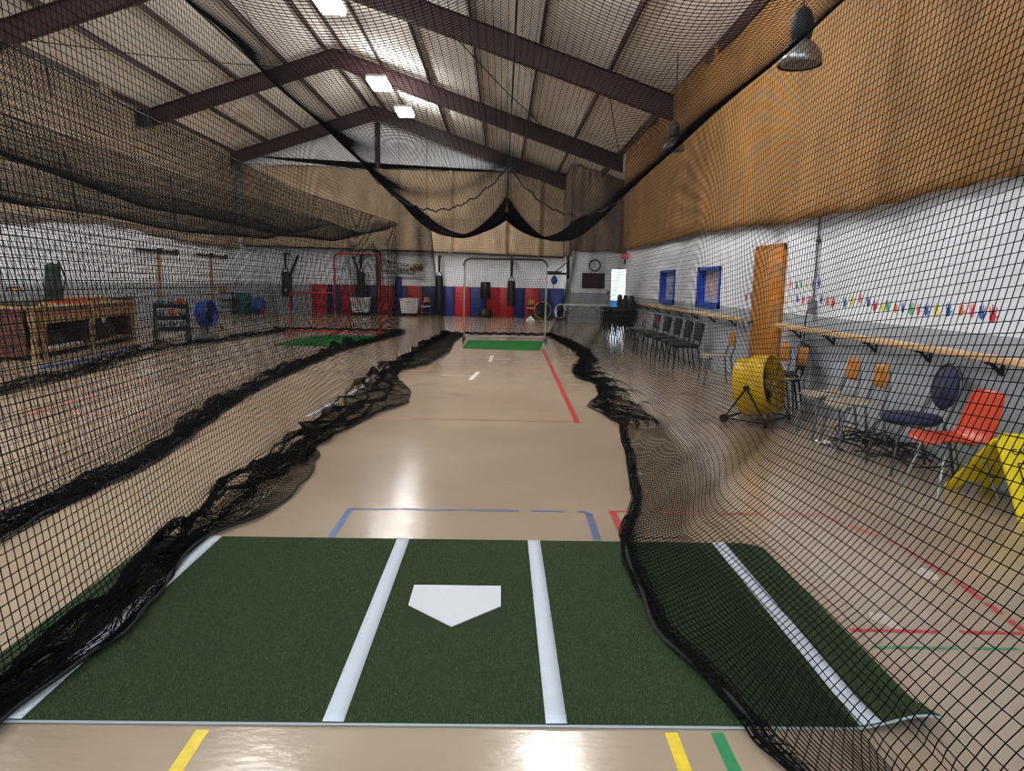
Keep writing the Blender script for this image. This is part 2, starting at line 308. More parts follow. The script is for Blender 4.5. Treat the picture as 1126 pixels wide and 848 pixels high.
# right wall conduit
cy, cz0 = onX(897, 338, XR-.05); c = thing('electrical_conduit', 'thin grey conduit with a small box on the right wall above the handprints', 'conduit')
obj('pipe', MB().tube([(XR-.03, 9.0, 2.5), (XR-.03, 9.0, 1.3)], .016, 8), MT['grey'], c)
obj('junction_box', MB().rbox((XR-.04, 9.0, 1.3), (.07, .11, .17), .008), MT['grey'], c); obj('clamp', MB().rbox((XR-.025, 9.0, 2.12), (.05, .07, .03), .006), MT['housing'], c)
obj('cord', MB().tube([(XR-.09, 9.02, 1.25), (XR-.12, 8.98, 1.1), (XR-.07, 9.1, .8), (XR-.05, 9.15, .35)], .006, 6), MT['blackm'], c)

# ------------------------------------------------------------ curtains
def curtain(name, label, m, P, nu, nv, seams=(), amp=.07, hem=None, seed=0):
    r = random.Random(seed); ph = [r.uniform(0, 6.28) for _ in range(12)]; fr = [r.uniform(3, 9) for _ in range(4)]+[r.uniform(14, 40) for _ in range(8)]
    def fold(u, v, L):
        s = 0
        for k in range(12): s += math.sin(fr[k]*u*L/8+ph[k]+1.6*math.sin(2.2*v+ph[-k-1]))*(1. if k < 4 else .34)
        s = s/3
        for sm in seams:
            d = (u-sm)*L; s += -1.2*math.exp(-(d/.09)**2)+.6*math.exp(-((d-.22)/.1)**2)
        return amp*s
    mb = MB().grid(lambda u, v: P(u, v, fold), nu, nv); o = obj(name, mb, m, None, .012); return tag(o, label, 'curtain')
def hemR(y): return float(np.interp(y, [0, 5.5, 9, 13.9, 17, 23], [2.36, 2.38, 2.37, 2.56, 2.55, 2.63]))
def PR(u, v, fold):
    y = -1.5+u*(22.95+1.5); z0 = hemR(y)+.015*math.sin(y*2.3)+.01*math.sin(y*7); return (XR-.12+max(-.1, min(.08, fold(u, v, 24.4))), y, z0+(5.82-z0)*v)
curtain('wall_curtain', 'long golden brown tarp curtain hung along the upper right wall', M_cr, PR, 420, 24, [(y+1.5)/24.45 for y in (4.45, 7.3, 10.4, 13.6, 16.9, 20.2)], .045, seed=3)
def PL(u, v, fold):
    y = -1.5+u*(32.3+1.5); z0 = float(np.interp(y, [0, 17.2, 20.3, 22.5, 28, 32.3], [2.7, 2.74, 3.02, 3.03, 2.78, 2.74]))+.03*math.sin(y*3)
    return (XL+.12+fold(u, v, 34), y, z0+(6.9-z0)*v)
curtain('wall_curtain', 'long dull tan tarp curtain hung along the upper left wall', M_cl, PL, 400, 20, (), .045, seed=5)
def PF(u, v, fold):
    x = XL+.3+u*(XC-.1-XL-.3); z0 = float(np.interp(x, [XL, 0, XC], [2.92, 2.76, 2.68]))+.02*math.sin(x*3); zt = 6.40-.008*(x-XL)+.03*math.sin(x*1.3)
    return (x, YF-.4+fold(u, v, 14), z0+(zt-z0)*v)
curtain('wall_curtain', 'wide tan tarp curtain across the far end wall above the padding', M_cf, PF, 320, 24, [(x-XL-.3)/(XC-.1-XL-.3) for x in (-5.4, -2.3, .1, 1.6)], .09, seed=8)
def PD(u, v, fold):
    x = XC-.08+u*2.9; z0 = 2.82+.02*math.sin(x*5); zt = 6.1+.1*math.sin(x*9)-.2*u; return (x, YC-.2+1.1*fold(u, v, 14), z0+(zt-z0)*v)
curtain('wall_curtain', 'grey brown pleated tarp curtain above the wall clock', M_cd, PD, 90, 24, (), .1, seed=11)
def PA(u, v, fold):
    return (XC-.1+.5*fold(u, v, 8), YC-.05+u*3.1, 2.7+3.5*v)
curtain('wall_curtain', 'narrow grey brown tarp strip around the alcove corner between the two far curtains', M_cd, PA, 40, 12, (), .06, seed=14)
tag(obj('curtain_wire', MB().tube([(XL+.2, YF-.46, 6.42), (-4, YF-.46, 6.33), (XC, YF-.46, 6.27)], .012, 6), MT['wire']), 'dark wire carrying the top of the far tan curtain', 'wire')
tag(obj('curtain_hem_bar', MB().tube([(XL+.3, YF-.46, 2.93), (-4, YF-.46, 2.84), (XC-.1, YF-.46, 2.68)], .035, 6), MT['blackm']), 'black bar along the bottom hem of the far tan curtain', 'bar')
for k, (a, b) in enumerate((((50, 66), (57, 107)), ((71, 166), (87, 240)), ((187, 193), (194, 250)), ((164, 122), (168, 142)))):
    ya, za = onX(*a, XL+.3); yb, zb = onX(*b, XL+.3)
    tag(obj('hanging_strap', MB().bar((XL+.3, ya, za), (XL+.3, yb, zb), .09, .02, ref=(1, 0, 0)), MT['black']), ('black strap on the left curtain near the roof edge at the top left', 'black strap low on the left curtain above the workbench', 'black strap on the left curtain above the barbell wall brackets', 'short black strap beside the left end of the middle rafter')[k], 'strap')
x, z = onY(150, 121, 23.9)
tag(obj('rafter_pad', MB().rbox((x+.3, 23.75, z-.28), (.36, .3, .5), .03), MT['black']), 'black box hung at the left end of the middle rafter', 'rafter_pad')  # black pad at the rafter end, built as a plain box

# ------------------------------------------------------------ netting
def strands(P, r):                          # tubes (3-sided) along axis 0 of P (nu, nv, 3)
    nu, nv, _ = P.shape; T = np.gradient(P, axis=0); T /= (np.linalg.norm(T, axis=2, keepdims=True)+1e-9)
    ref = np.array([.31, .52, .795]); A = np.cross(T, ref); A /= (np.linalg.norm(A, axis=2, keepdims=True)+1e-9); B = np.cross(T, A)
    V = np.stack([P+r*(A*math.cos(t)+B*math.sin(t)) for t in (0, 2.0944, 4.18879)], axis=2)      # nu,nv,3,3
    idx = np.arange(nu*nv*3).reshape(nu, nv, 3); a = idx[:-1]; b = idx[1:]
    Q = np.stack([a, np.roll(a, -1, 2), np.roll(b, -1, 2), b], axis=-1).reshape(-1, 4)
    return V.reshape(-1, 3), Q
def net_mesh(name, P, r, parent, m=None, loc=(0, 0, 0)):
    V1, Q1 = strands(P, r); V2, Q2 = strands(np.swapaxes(P, 0, 1), r); V = np.concatenate([V1, V2]).astype(np.float32); Q = np.concatenate([Q1, Q2+len(V1)]).astype(np.int32)
    me = bpy.data.meshes.new(name); me.vertices.add(len(V)); me.vertices.foreach_set('co', V.ravel()); me.loops.add(Q.size); me.loops.foreach_set('vertex_index', Q.ravel())
    me.polygons.add(len(Q)); me.polygons.foreach_set('loop_start', np.arange(0, Q.size, 4, dtype=np.int32)); me.polygons.foreach_set('use_smooth', np.ones(len(Q), dtype=bool))
    me.materials.append(m or MT['net']); me.update(calc_edges=True)
    o = bpy.data.objects.new(name, me); COL.objects.link(o); o.parent = parent; return o
def sn(a, b, seed, sc=(1., 1.), n=7):       # smooth noise of two arrays, about -1..1
    q = np.random.default_rng(seed); s = 0
    for _ in range(n):
        s = s+np.sin(a*q.uniform(.4, 1.8)*sc[0]+q.uniform(0, 6.3)+b*q.uniform(-1.5, 1.5)*sc[1])
    return s/math.sqrt(n)/1.2
PITCH = .046; RN = .0024
def even(P, a, n, dense):                    # re-space the rows after row a evenly along the twine, n rows in all
    out = np.zeros((P.shape[0], a+n, 3)); out[:, :a] = P[:, :a]
    for i in range(P.shape[0]):
        q = P[i, a-1:]; d = np.concatenate([[0], np.cumsum(np.linalg.norm(np.diff(q, axis=0), axis=1))]); t = np.linspace(0, d[-1], n+1)[1:]
        for k in range(3): out[i, a:, k] = np.interp(t, d, q[:, k])
    return out
def soften(P, a, w=5):                       # round the bend where the net meets the floor
    Q = P.copy()
    for j in range(a-10, a+8):
        k = max(1, int(w*(1-abs(j-a)/11.))+1); Q[:, j] = P[:, j-k:j+k+1].mean(axis=1)
    return Q
def side_net(name, parent, ctl, y0, y1, nw, npile, nflap, seed, zig=.1, pile_h=.1, slope=None, r=RN):
    """ctl: rows (Y, Xtop, ztop, Xbulge, Xcontact, Xpile_end, Xhem); one net that hangs, piles up on the floor and runs out to its hem."""
    C = np.array(sorted(ctl)); nu = int((y1-y0)/PITCH)+1; Y = np.linspace(y0, y1, nu)
    def ip(k):
        f = np.interp(Y, C[:, 0], C[:, k]); w = np.ones(7)/7; g = np.convolve(np.pad(f, 3, mode='edge'), w, 'valid'); return g
    Xt, Zt, Xb, Xc, Xp, Xh = [ip(k) for k in range(1, 7)]; Xc = np.convolve(np.pad(Xc, 20, mode='edge'), np.ones(41)/41, 'valid')
    nv = nw+npile+nflap; P = np.zeros((nu, nv, 3)); U = np.arange(nu)[:, None]; 
    s = np.linspace(0, 1, nw)[None, :]
    P[:, :nw, 0] = Xt[:, None]+(Xc-Xt)[:, None]*s+(Xb[:, None])*np.sin(PI*s**1.3); P[:, :nw, 2] = Zt[:, None]+(.03-Zt)[:, None]*s; P[:, :nw, 1] = Y[:, None]
    P[:, :nw, 0] += .02*sn(Y[:, None]*1.3, s*5, seed)*np.sin(PI*s)+.008*sn(Y[:, None]*3, s*2, seed+9)*s**5
    P[:, :nw, 1] += .03*sn(Y[:, None]*.9, s*6, seed+1)*s
    t = np.linspace(0, 1, npile+1)[None, 1:]; YY = Y[:, None]
    base = Xc[:, None]+(Xp-Xc)[:, None]*t
    nearf = np.clip((YY-2.5)/2.5, .35, 1)
    P[:, nw:nw+npile, 0] = base+zig*nearf*np.sin(2*PI*2.6*t+.8*sn(YY*2.5, t*2, seed+2))*(.75+.35*sn(YY*1.7, t, seed+3))+.03*sn(YY*9, t*14, seed+4)
    P[:, nw:nw+npile, 2] = .012+pile_h*np.abs(sn(YY*2.2, t*7, seed+5))*(1-.5*t)+.012*np.abs(sn(YY*14, t*20, seed+6))
    P[:, nw:nw+npile, 1] = YY+.06*sn(YY*4, t*8, seed+7)
    if nflap:
        q = np.linspace(0, 1, nflap+1)[None, 1:]
        P[:, nw+npile:, 0] = Xp[:, None]+(Xh-Xp)[:, None]*q+.012*sn(YY*11, q*3, seed+8); P[:, nw+npile:, 1] = YY+.05*sn(YY*3, q*3, seed+10)*1.0
        P[:, nw+npile:, 2] = .012+.012*np.abs(sn(YY*5, q*6, seed+11))
    P[:, nw:, 2] += np.where((P[:, nw:, 0] > -2.02) & (P[:, nw:, 0] < 1.6) & (P[:, nw:, 1] > 2.25) & (P[:, nw:, 1] < 4.15), .014, 0)
    P = soften(even(P, nw, npile+nflap, 1), nw); P[:, nw+4:nw+npile] += np.random.default_rng(seed).normal(0, .006, P[:, nw+4:nw+npile].shape); P[..., 2] = np.maximum(P[..., 2], .004)
    o = net_mesh(name, P, r, parent)
    rp = P[::2, -1] + np.array([0, 0, .006]); pts = [tuple(p) for p in rp]
    obj('hem_rope', MB().tube(pts, .0075, 6), MT['rope'], o)
    return P
# --- near cage
cage = thing('batting_cage_net', 'black batting cage net hanging around the home plate and pitching lane', 'net', (0, 0, 0))
def T2(pts): a = np.array([fl(*p)[::-1] for p in pts]); return a[a[:, 0].argsort()]
def ipt(tab, y): return float(np.interp(y, tab[:, 0], tab[:, 1]))
# left side
Lc = T2([(-60, 800), (20, 755), (70, 722), (115, 690), (150, 650), (170, 618), (200, 590), (242, 560), (290, 525), (335, 490), (385, 462), (408, 445), (414, 425), (425, 408), (450, 388), (470, 378), (489, 367.5)])
Lc = np.array([(0, -1.9), (2.3, -1.80), (3.4, -1.80), (4.2, -1.95), (6.6, -1.95), (9, -2.0), (12, -2.02), (17, -1.9), (21.4, -1.62)])
Lp = T2([(-30, 812), (45, 762), (95, 728), (140, 692), (178, 650), (190, 622), (222, 590), (262, 560), (308, 525), (350, 490), (400, 462), (424, 445), (430, 425), (438, 408), (462, 388), (478, 378), (491, 368)])
Lh = T2([(-20, 820), (50, 768), (102, 732), (148, 694), (188, 648), (197, 622), (228, 594), (285, 573), (318, 550), (343, 522), (351, 503), (342, 490), (400, 464), (425, 453), (448, 446), (452, 432), (440, 420), (434, 411), (470, 402), (494, 388), (500, 376), (510, 370)])
ys_ = np.arange(.4, 21.5, .12)
ctl = [(y, np.interp(y, [0, 12, 21.3], [-2.13, -2.2, -2.12]), np.interp(y, [0, 5, 12, 16, 21.3], [3.4, 3.37, 3.33, 3.3, 3.37]), -.05, ipt(Lc, y), ipt(Lp, y), ipt(Lh, y)) for y in ys_]
side_net('side_net', cage, ctl, .4, 21.3, 76, 84, 14, 100, zig=.085, pile_h=.12)
# right side
Rh = T2([(600, 369), (625, 375), (645, 386), (652, 398), (634, 402), (628, 408), (634, 416), (658, 424), (660, 436), (648, 443), (645, 448), (660, 456), (682, 468), (684, 485), (690, 505), (692, 530), (697, 550), (690, 570), (682, 590), (688, 630), (708, 665), (722, 700), (760, 740), (800, 780), (830, 820), (860, 848), (960, 930)])
Rc = T2([(606, 369), (634, 376), (655, 385), (664, 398), (674, 412), (688, 430), (706, 445), (742, 470), (790, 500), (800, 530), (800, 560), (790, 590), (800, 620), (838, 660), (880, 700), (935, 750), (985, 800), (1040, 850), (1130, 930)])
Rc = np.array([(0, 1.3), (2, 1.3), (3, 1.3), (4.1, 1.22), (4.7, 1.42), (5.3, 1.58), (6.2, 1.76), (7.7, 1.84), (9, 1.78), (11, 1.62), (13, 1.62), (16, 1.62), (19, 1.45), (21.4, 1.36)])
def rp_(y):
    h, c = ipt(Rh, y), ipt(Rc, y); return h+min(.10, (c-h)*.5) if y < 7.5 else c-(c-h)*.45
ctl = []
for y in ys_:
    xt = np.interp(y, [0, 10, 16, 21.3], [2.15, 2.22, 2.22, 1.95]); zt = np.interp(y, [0, 5, 9.5, 14, 21.3], [3.42, 3.38, 3.3, 3.2, 3.3])
    ctl.append((y, xt, zt, np.interp(y, [0, 3.5, 5, 6.5, 8, 11, 21], [.24, .24, .26, .27, .22, .12, 0]), ipt(Rc, y), 0, ipt(Rh, y)))
C = np.array(ctl)
def right_net():
    nu = int((21.3-.4)/PITCH)+1; Y = np.linspace(.4, 21.3, nu)
    sm = lambda f, k=9: np.convolve(np.pad(f, k//2, mode='edge'), np.ones(k)/k, 'valid')
    Xt, Zt, Xb, Xc = [sm(np.interp(Y, C[:, 0], C[:, k]), 15) for k in (1, 2, 3, 4)]; Xh = sm(np.interp(Y, C[:, 0], C[:, 6]), 3)
    nw, nf, nh = 76, 60, 60; P = np.zeros((nu, nw+nf+nh, 3)); YY = Y[:, None]; s = np.linspace(0, 1, nw)[None]
    ex = np.interp(Y, [0, 9], [1.7, 2.3])[:, None]
    P[:, :nw, 0] = Xt[:, None]+(Xc-Xt)[:, None]*s**ex+Xb[:, None]*np.sin(PI*s**2.6)
    P[:, :nw, 2] = Zt[:, None]+(.02-Zt)[:, None]*s-.12*(np.minimum(YY, 8)-4)*np.sin(PI*s)*.8; P[:, :nw, 1] = YY+.05*np.sin(YY*.55+s*2.)*s*2+.5*s*np.clip((9-YY)/5, 0, 1)
    P[:, :nw, 0] += .025*sn(YY*1.5, s*6, 41)*np.sin(PI*s)
    far = np.clip((Y-7.3)/.7, 0, 1)[:, None]
    q = np.linspace(0, 1, nf+1)[None, 1:]
    wide = (Xh-Xc)[:, None]
    P[:, nw:nw+nf, 0] = Xc[:, None]+wide*q*(.93-.1*far)+far*.12*np.sin(q*26+sn(YY*2.4, q, 43)); P[:, nw:nw+nf, 1] = YY+.05*np.sin(YY*.55+2.)*2*(1-q)+.5*(1-q)*np.clip((9-YY)/5, 0, 1)+(.03+.05*far)*sn(YY*3.2, q*3, 44)
    P[:, nw:nw+nf, 2] = .014+.012*np.abs(sn(YY*3, q*5, 45))+far*.10*np.abs(sn(YY*2.6, q*5, 46))*(1-q*.6)
    t = np.linspace(0, 1, nh+1)[None, 1:]
    flap = (np.exp(-((Y-13.2)/.9)**2)+np.exp(-((Y-9.0)/.45)**2))[:, None]
    P[:, nw+nf:, 0] = Xh[:, None]+(1-t)*(.04+.3*flap)+(.035+.02*far)*(1-.8*flap)*np.sin(t*20+sn(YY*3, t, 47))*(1-t*.4); P[:, nw+nf:, 1] = YY+.03*sn(YY*6, t*6, 48)
    P[:, nw+nf:, 2] = .014+(.045+.03*far)*np.abs(sn(YY*5, t*9, 49))*(1-.7*t)*(1-.8*flap)
    P[:, nw:, 2] += np.where((P[:, nw:, 0] < 1.6) & (P[:, nw:, 1] > 2.25) & (P[:, nw:, 1] < 4.15), .014, 0)
    P = soften(even(P, nw, 44, 1), nw, 7)
    o = net_mesh('side_net', P, RN, cage); obj('hem_rope', MB().tube([tuple(p+np.array([0, 0, .006])) for p in P[::2, -1]], .0085, 6), MT['rope'], o)
right_net()
def roof_net(name, parent, xl, xc, xr, zl, zc, zr, sag, y0, y1, seed, nh=48, warp=.35):
    nu = int((y1-y0)/PITCH)+1; Y = np.linspace(y0, y1, nu); nv = 2*nh-1; P = np.zeros((nu, nv, 3))
    f = lambda t: np.interp(Y, [a for a, _ in t], [b for _, b in t])
    XL_, XC_, XR_, ZL, ZC, ZR, Sg = map(f, (xl, xc, xr, zl, zc, zr, sag)); s = np.linspace(0, 1, nh); s = s+warp*np.sin(2*PI*s)/(2*PI)
    for h, (A, B, ZA, ZB) in enumerate(((XL_, XC_, ZL, ZC), (XC_, XR_, ZC, ZR))):
        c = slice(h*(nh-1), h*(nh-1)+nh)
        P[:, c, 0] = A[:, None]+(B-A)[:, None]*s; P[:, c, 2] = ZA[:, None]+(ZB-ZA)[:, None]*s-4*Sg[:, None]*s*(1-s)
        P[:, c, 1] = Y[:, None]
    P[:, :, 2] += .025*sn(Y[:, None]*1.4, np.linspace(0, 9, nv)[None], seed); P[:, :, 1] += .03*sn(Y[:, None]*.8, np.linspace(0, 6, nv)[None], seed+1)
    o = net_mesh(name, P, RN, parent); return P, Y
xlc = [(0, -2.13), (12, -2.2), (21.3, -2.12)]; zlc = [(0, 3.4), (5, 3.37), (12, 3.33), (16, 3.3), (21.3, 3.37)]
xrc = [(0, 2.15), (10, 2.22), (16, 2.22), (21.3, 1.95)]; zrc = [(0, 3.42), (5, 3.38), (9.5, 3.3), (14, 3.2), (21.3, 3.3)]
xcc = [(0, .06), (21, .09)]; zcc = [(0, 3.4), (12, 3.36), (16, 3.2), (20.5, 3.25)]
P, Yr = roof_net('roof_net', cage, xlc, xcc, xrc, zlc, zcc, zrc, [(0, .3), (5, .4), (8, .5), (11.6, .66), (14.5, .86), (17, .7), (20.5, .45)], .8, 20.5, 60, 48, .1)
i0 = int(np.argmin(abs(Yr-11.8))); rr = [(p[0], p[1]+.05*math.sin(k*.9), p[2]-.01+.018*math.sin(k*1.3)+.012*math.sin(k*2.9)) for k, p in enumerate(P[i0])]
obj('seam_rope', MB().tube(rr, .012, 6), MT['rope'], cage)
def back_net(parent, x0, x1, zt, yt, yb, xb0, xb1, seed, sag=.1):
    nu = int((x1-x0)/PITCH)+1; nv = 76; s = np.linspace(0, 1, nv)[None]; u = np.linspace(0, 1, nu)[:, None]; P = np.zeros((nu, nv, 3))
    P[..., 0] = (x0+(x1-x0)*u)*(1-s)+(xb0+(xb1-xb0)*u)*s+.02*sn(u*20, s*5, seed); P[..., 1] = yt+(yb-yt)*s**2+.05*sn(u*9, s*3, seed+1)
    P[..., 2] = (zt-4*sag*np.abs(np.sin(2*PI*u))*.25*(1-s))*(1-s)+.02
    net_mesh('back_net', P, RN, parent)
    obj('hem_rope', MB().tube([(x0*0+xb0+(xb1-xb0)*k/40, yb+.06*math.sin(k*.8), .04+.02*math.sin(k*1.7)) for k in range(41)], .035, 6), MT['rope'], parent)
back_net(cage, -2.1, 2.0, 3.33, 20.5, 21.3, -1.65, 1.35, 70)
for X, Z in ((xlc, zlc), (xcc, zcc), (xrc, zrc)):
    pts = [(float(np.interp(y, *zip(*X))), y, float(np.interp(y, *zip(*Z)))+.01) for y in np.arange(.4, 20.6, .5)]
    obj('support_cable', MB().tube(pts, .009, 6), MT['wire'], cage)
for x, y, z, zt in ((-2.12, 20.5, 3.37, 8), (.09, 20.4, 3.25, 6.9), (1.97, 20.5, 3.3, 6.3)):
    obj('hanger_cord', MB().tube([(x, y, z), (x, y, roof_z(x)-.2)], .006, 5), MT['wire'], cage)
# --- second cage on the left
cage2 = thing('batting_cage_net', 'second black batting cage net on the left beside the workbench', 'net', (0, 0, 0))
Bc = T2([(-60, 615), (0, 585), (60, 548), (120, 523), (170, 497), (250, 438), (300, 413), (365, 384), (400, 376), (435, 367)])
Bp = T2([(-60, 625), (0, 594), (62, 556), (124, 531), (175, 504), (257, 443), (306, 417), (372, 387), (405, 378), (438, 369)])
xr2 = [(3, -3.9), (8, -4.0), (14, -3.95), (18, -3.6), (22, -3.1)]; zr2 = [(3, 3.37), (14, 3.2), (22, 3.22)]
xl2 = [(3, -7.4), (14, -7.4), (22, -7.0)]; zl2 = [(3, 3.3), (22, 3.2)]; xc2 = [(3, -5.6), (14, -5.6), (22, -5.1)]; zc2 = [(3, 3.32), (22, 3.2)]
I = lambda t, y: float(np.interp(y, [a for a, _ in t], [b for _, b in t]))
ys2 = np.arange(3.2, 21.9, .2)
ctl = [(y, I(xr2, y), I(zr2, y), 0.03, ipt(Bc, y), ipt(Bp, y), ipt(Bp, y)+.05) for y in ys2]
side_net('side_net', cage2, ctl, 3.2, 21.6, 72, 80, 3, 200, zig=.085, pile_h=.10)
Dc = T2([(-80, 452), (0, 430), (50, 419), (100, 407), (118, 398), (160, 387), (200, 380), (240, 375), (300, 366)])
ctl = [(y, I(xl2, y), I(zl2, y), 0.0, ipt(Dc, y)-.05, ipt(Dc, y)+.1, ipt(Dc, y)+.22) for y in np.arange(7.5, 21.6, .2)]
side_net('side_net', cage2, ctl, 7.6, 21.4, 70, 36, 3, 230, zig=.08, pile_h=.1)
roof_net('roof_net', cage2, xl2, xc2, xr2, zl2, zc2, zr2, [(3, .35), (7, .62), (10, .8), (15, .78), (19, .7), (22, .25)], 5.5, 22, 250, 74, .85)
back_net(cage2, -7.0, -3.1, 3.2, 22, 21.9, -6.9, -3.1, 260)
for X, Z in ((xl2, zl2), (xc2, zc2), (xr2, zr2)):
    obj('support_cable', MB().tube([(I(X, y), y, I(Z, y)+.01) for y in np.arange(3.2, 22.1, .5)], .009, 6), MT['wire'], cage2)
for X, Z in ((xr2, zr2), (xl2, zl2)): obj('hanger_cord', MB().tube([(I(X, 22), 22, I(Z, 22)), (I(X, 22), 22, roof_z(I(X, 22))-.2)], .006, 5), MT['wire'], cage2)

# ------------------------------------------------------------ mats
bm_ = thing('batting_mat', 'large dark green batting turf mat with white lines in the foreground', 'mat', (0, 0, 0))
X0, X1, Y0, Y1 = -2.0, 1.567, 2.305, 4.11
def curl(x, y): return .045*max(0, (x-1.25)/.32)**1.0*max(0, 1-(y-Y0)/.18)*math.sin(PI*min(1, max(0, (x-1.25)/.40)))*1.6
def mat_top(x, y): return .012+curl(x, y)
g = MB(); nx, ny = 90, 40
def gm(u, v):
    x = X0+(X1-X0)*u; y = Y0+(Y1-Y0)*v
    if x > X1-.13 and y > Y1-.07: y = min(y, Y1-.07*((x-(X1-.13))/.13)**2)
    return (x, y, mat_top(x, y))
g.grid(gm, nx, ny); g.grid(lambda u, v: (gm(u, v)[0], gm(u, v)[1], max(.001, gm(u, v)[2]-.011)), nx, ny)
turf = obj('turf', g, MT['turf'], bm_)
e = MB().grid(lambda u, v: (X0+(X1-X0)*u, Y0-.004+.006*v, mat_top(X0+(X1-X0)*u, Y0)-.009+.008*v), 120, 3); obj('edge_binding', e, mat('grey_binding', S(150, 154, 158), .8), bm_, .002)
for x in (-1.665, -.56, .215, 1.318):
    obj('stripe', MB().grid(lambda u, v: (x-.037+.074*u, Y0+.002+(Y1-Y0-.004)*v, mat_top(x-.037+.074*u, Y0+(Y1-Y0)*v)+.0035), 3, 30), MT['turfw'], bm_, .002)
obj('home_plate', MB().poly([(-.198-.218, 3.44, .014), (-.198+.218, 3.44, .014), (-.198+.218, 3.215, .014), (-.198, 3.005, .014), (-.198-.218, 3.215, .014)], (0, 0, .005)), MT['plate'], bm_)
# turf pile
N = 90000; bx = rng.uniform(X0+.004, X1-.004, N); by = rng.uniform(Y0+.004, Y1-.012, N)
keep = ~((np.abs(bx+.198) < .23) & (by > 2.99) & (by < 3.46)) & ~((bx > 1.4) & (by > 4.0)); bx, by = bx[keep], by[keep]; N = len(bx)
bz = np.array([mat_top(a, b) for a, b in zip(bx, by)]); an = rng.uniform(0, 2*PI, N); ln = rng.uniform(.006, .013, N); le = rng.uniform(-.007, .007, (N, 2)); w = .0011
V = np.stack([np.stack([bx-w*np.cos(an), by-w*np.sin(an), bz], 1), np.stack([bx+w*np.cos(an), by+w*np.sin(an), bz], 1), np.stack([bx+le[:, 0], by+le[:, 1], bz+ln], 1)], 1).reshape(-1, 3)
st = np.zeros(N, dtype=bool)
for x in (-1.665, -.56, .215, 1.318): st |= np.abs(bx-x) < .036
me = bpy.data.meshes.new('turf_pile'); me.vertices.add(3*N); me.vertices.foreach_set('co', V.astype(np.float32).ravel()); me.loops.add(3*N); me.loops.foreach_set('vertex_index', np.arange(3*N, dtype=np.int32))
me.polygons.add(N); me.polygons.foreach_set('loop_start', np.arange(0, 3*N, 3, dtype=np.int32)); me.materials.append(mat('turf_fibre', S(80, 96, 61), .7, 0, .35, 90, spec=.2)); me.materials.append(MT['turfw'])
me.update(calc_edges=True); me.polygons.foreach_set('material_index', st.astype(np.int32)); o = bpy.data.objects.new('turf_pile', me); COL.objects.link(o); o.parent = turf; o['kind'] = 'stuff'
def small_mat(pts, label):
    q = [fl(*p) for p in pts]; m = MB().poly([(a, b, .001) for a, b in q], (0, 0, .014)); tag(obj('turf_mat', m, MT['turfb']), label, 'mat')
small_mat([(509, 383), (594, 385.5), (597, 376), (515, 374.5)], 'small bright green turf mat under the grey pitching screen')
small_mat([(300, 379.5), (385, 381), (424, 370.5), (345, 369.5)], 'small bright green turf mat under the red L-shaped screen')

# ------------------------------------------------------------ pitching screens
def flat_net(parent, x0, x1, z0, z1, m=None, step=.045, r=.0026):
    xs = np.arange(x0, x1, step); zs = np.arange(z0, z1, step); P = np.zeros((len(xs), len(zs), 3)); P[..., 0] = xs[:, None]; P[..., 2] = zs[None]; P[..., 1] = .02*np.sin(xs[:, None]*3)*np.sin(zs[None]*2)
    return net_mesh('screen_net', P, r, parent, m)
x0, y0 = fl(510, 374); x1, y1 = fl(599, 375.5); yc = (y0+y1)/2; W = x1-x0
sc = thing('pitching_screen', 'tall square grey metal pitching screen at the far end of the near cage', 'pitching screen', ((x0+x1)/2, yc, 0))
h = W/2; H = 2.15
arc = lambda cx, cz, r, a0, a1: [(cx+r*math.cos(a), 0, cz+r*math.sin(a)) for a in np.linspace(a0, a1, 6)]
obj('frame', MB().tube([(-h, 0, .05)]+arc(-h+.18, H-.18, .18, PI, PI/2)+arc(h-.18, H-.18, .18, PI/2, 0)+[(h, 0, .05)], .022, 10).tube([(-h, 0, .12), (h, 0, .12)], .018, 8), MT['alum'], sc)
obj('frame_cover', MB().tube(arc(-h+.18, H-.2, .2, PI*.98, PI/2)+arc(h-.18, H-.2, .2, PI/2, 0), .026, 8), MT['black'], sc)
for s in (-1, 1):
    obj('foot', MB().tube([(s*h, -.45, .06), (s*h, .5, .06)], .026, 8), MT['steel'], sc); 
    for q in (-.42, .45): obj('caster', MB().lathe([(.05, -.02), (.055, 0), (.05, .02)], (s*h, q, .055), 14, Matrix.Rotation(PI/2, 3, 'Y')), MT['rubber'], sc)
flat_net(sc, -h+.03, h-.03, .14, H-.02)
x0, y0 = fl(324, 366.5); x1, y1 = fl(415, 370.5); yc = (y0+y1)/2; W = x1-x0; xm = fl(368, 368.5)[0]; xm = x0+W*.5
sc2 = thing('pitching_screen', 'red L-shaped pitching screen inside the left cage', 'pitching screen', ((x0+x1)/2, yc, 0)); h = W/2; H2 = onY(390, 279, yc)[1]; HL = onY(345, 322, yc)[1]
obj('frame', MB().tube([(-h, 0, .05)]+arc(-h+.12, HL-.12, .12, PI, PI/2)+[(0, 0, HL)], .024, 8).tube([(0, 0, .05)]+arc(.14, H2-.14, .14, PI, PI/2)+arc(h-.14, H2-.14, .14, PI/2, 0)+[(h, 0, .05)], .028, 8).tube([(-h, 0, .1), (h, 0, .1)], .024, 8), MT['redm'], sc2)
for x in (-h, 0, h): obj('foot', MB().tube([(x, -.5, .04), (x, .45, .04)], .028, 8), MT['redm'], sc2)
flat_net(sc2, -h+.03, 0, .1, HL-.02); flat_net(sc2, 0, h-.03, .1, H2-.02)

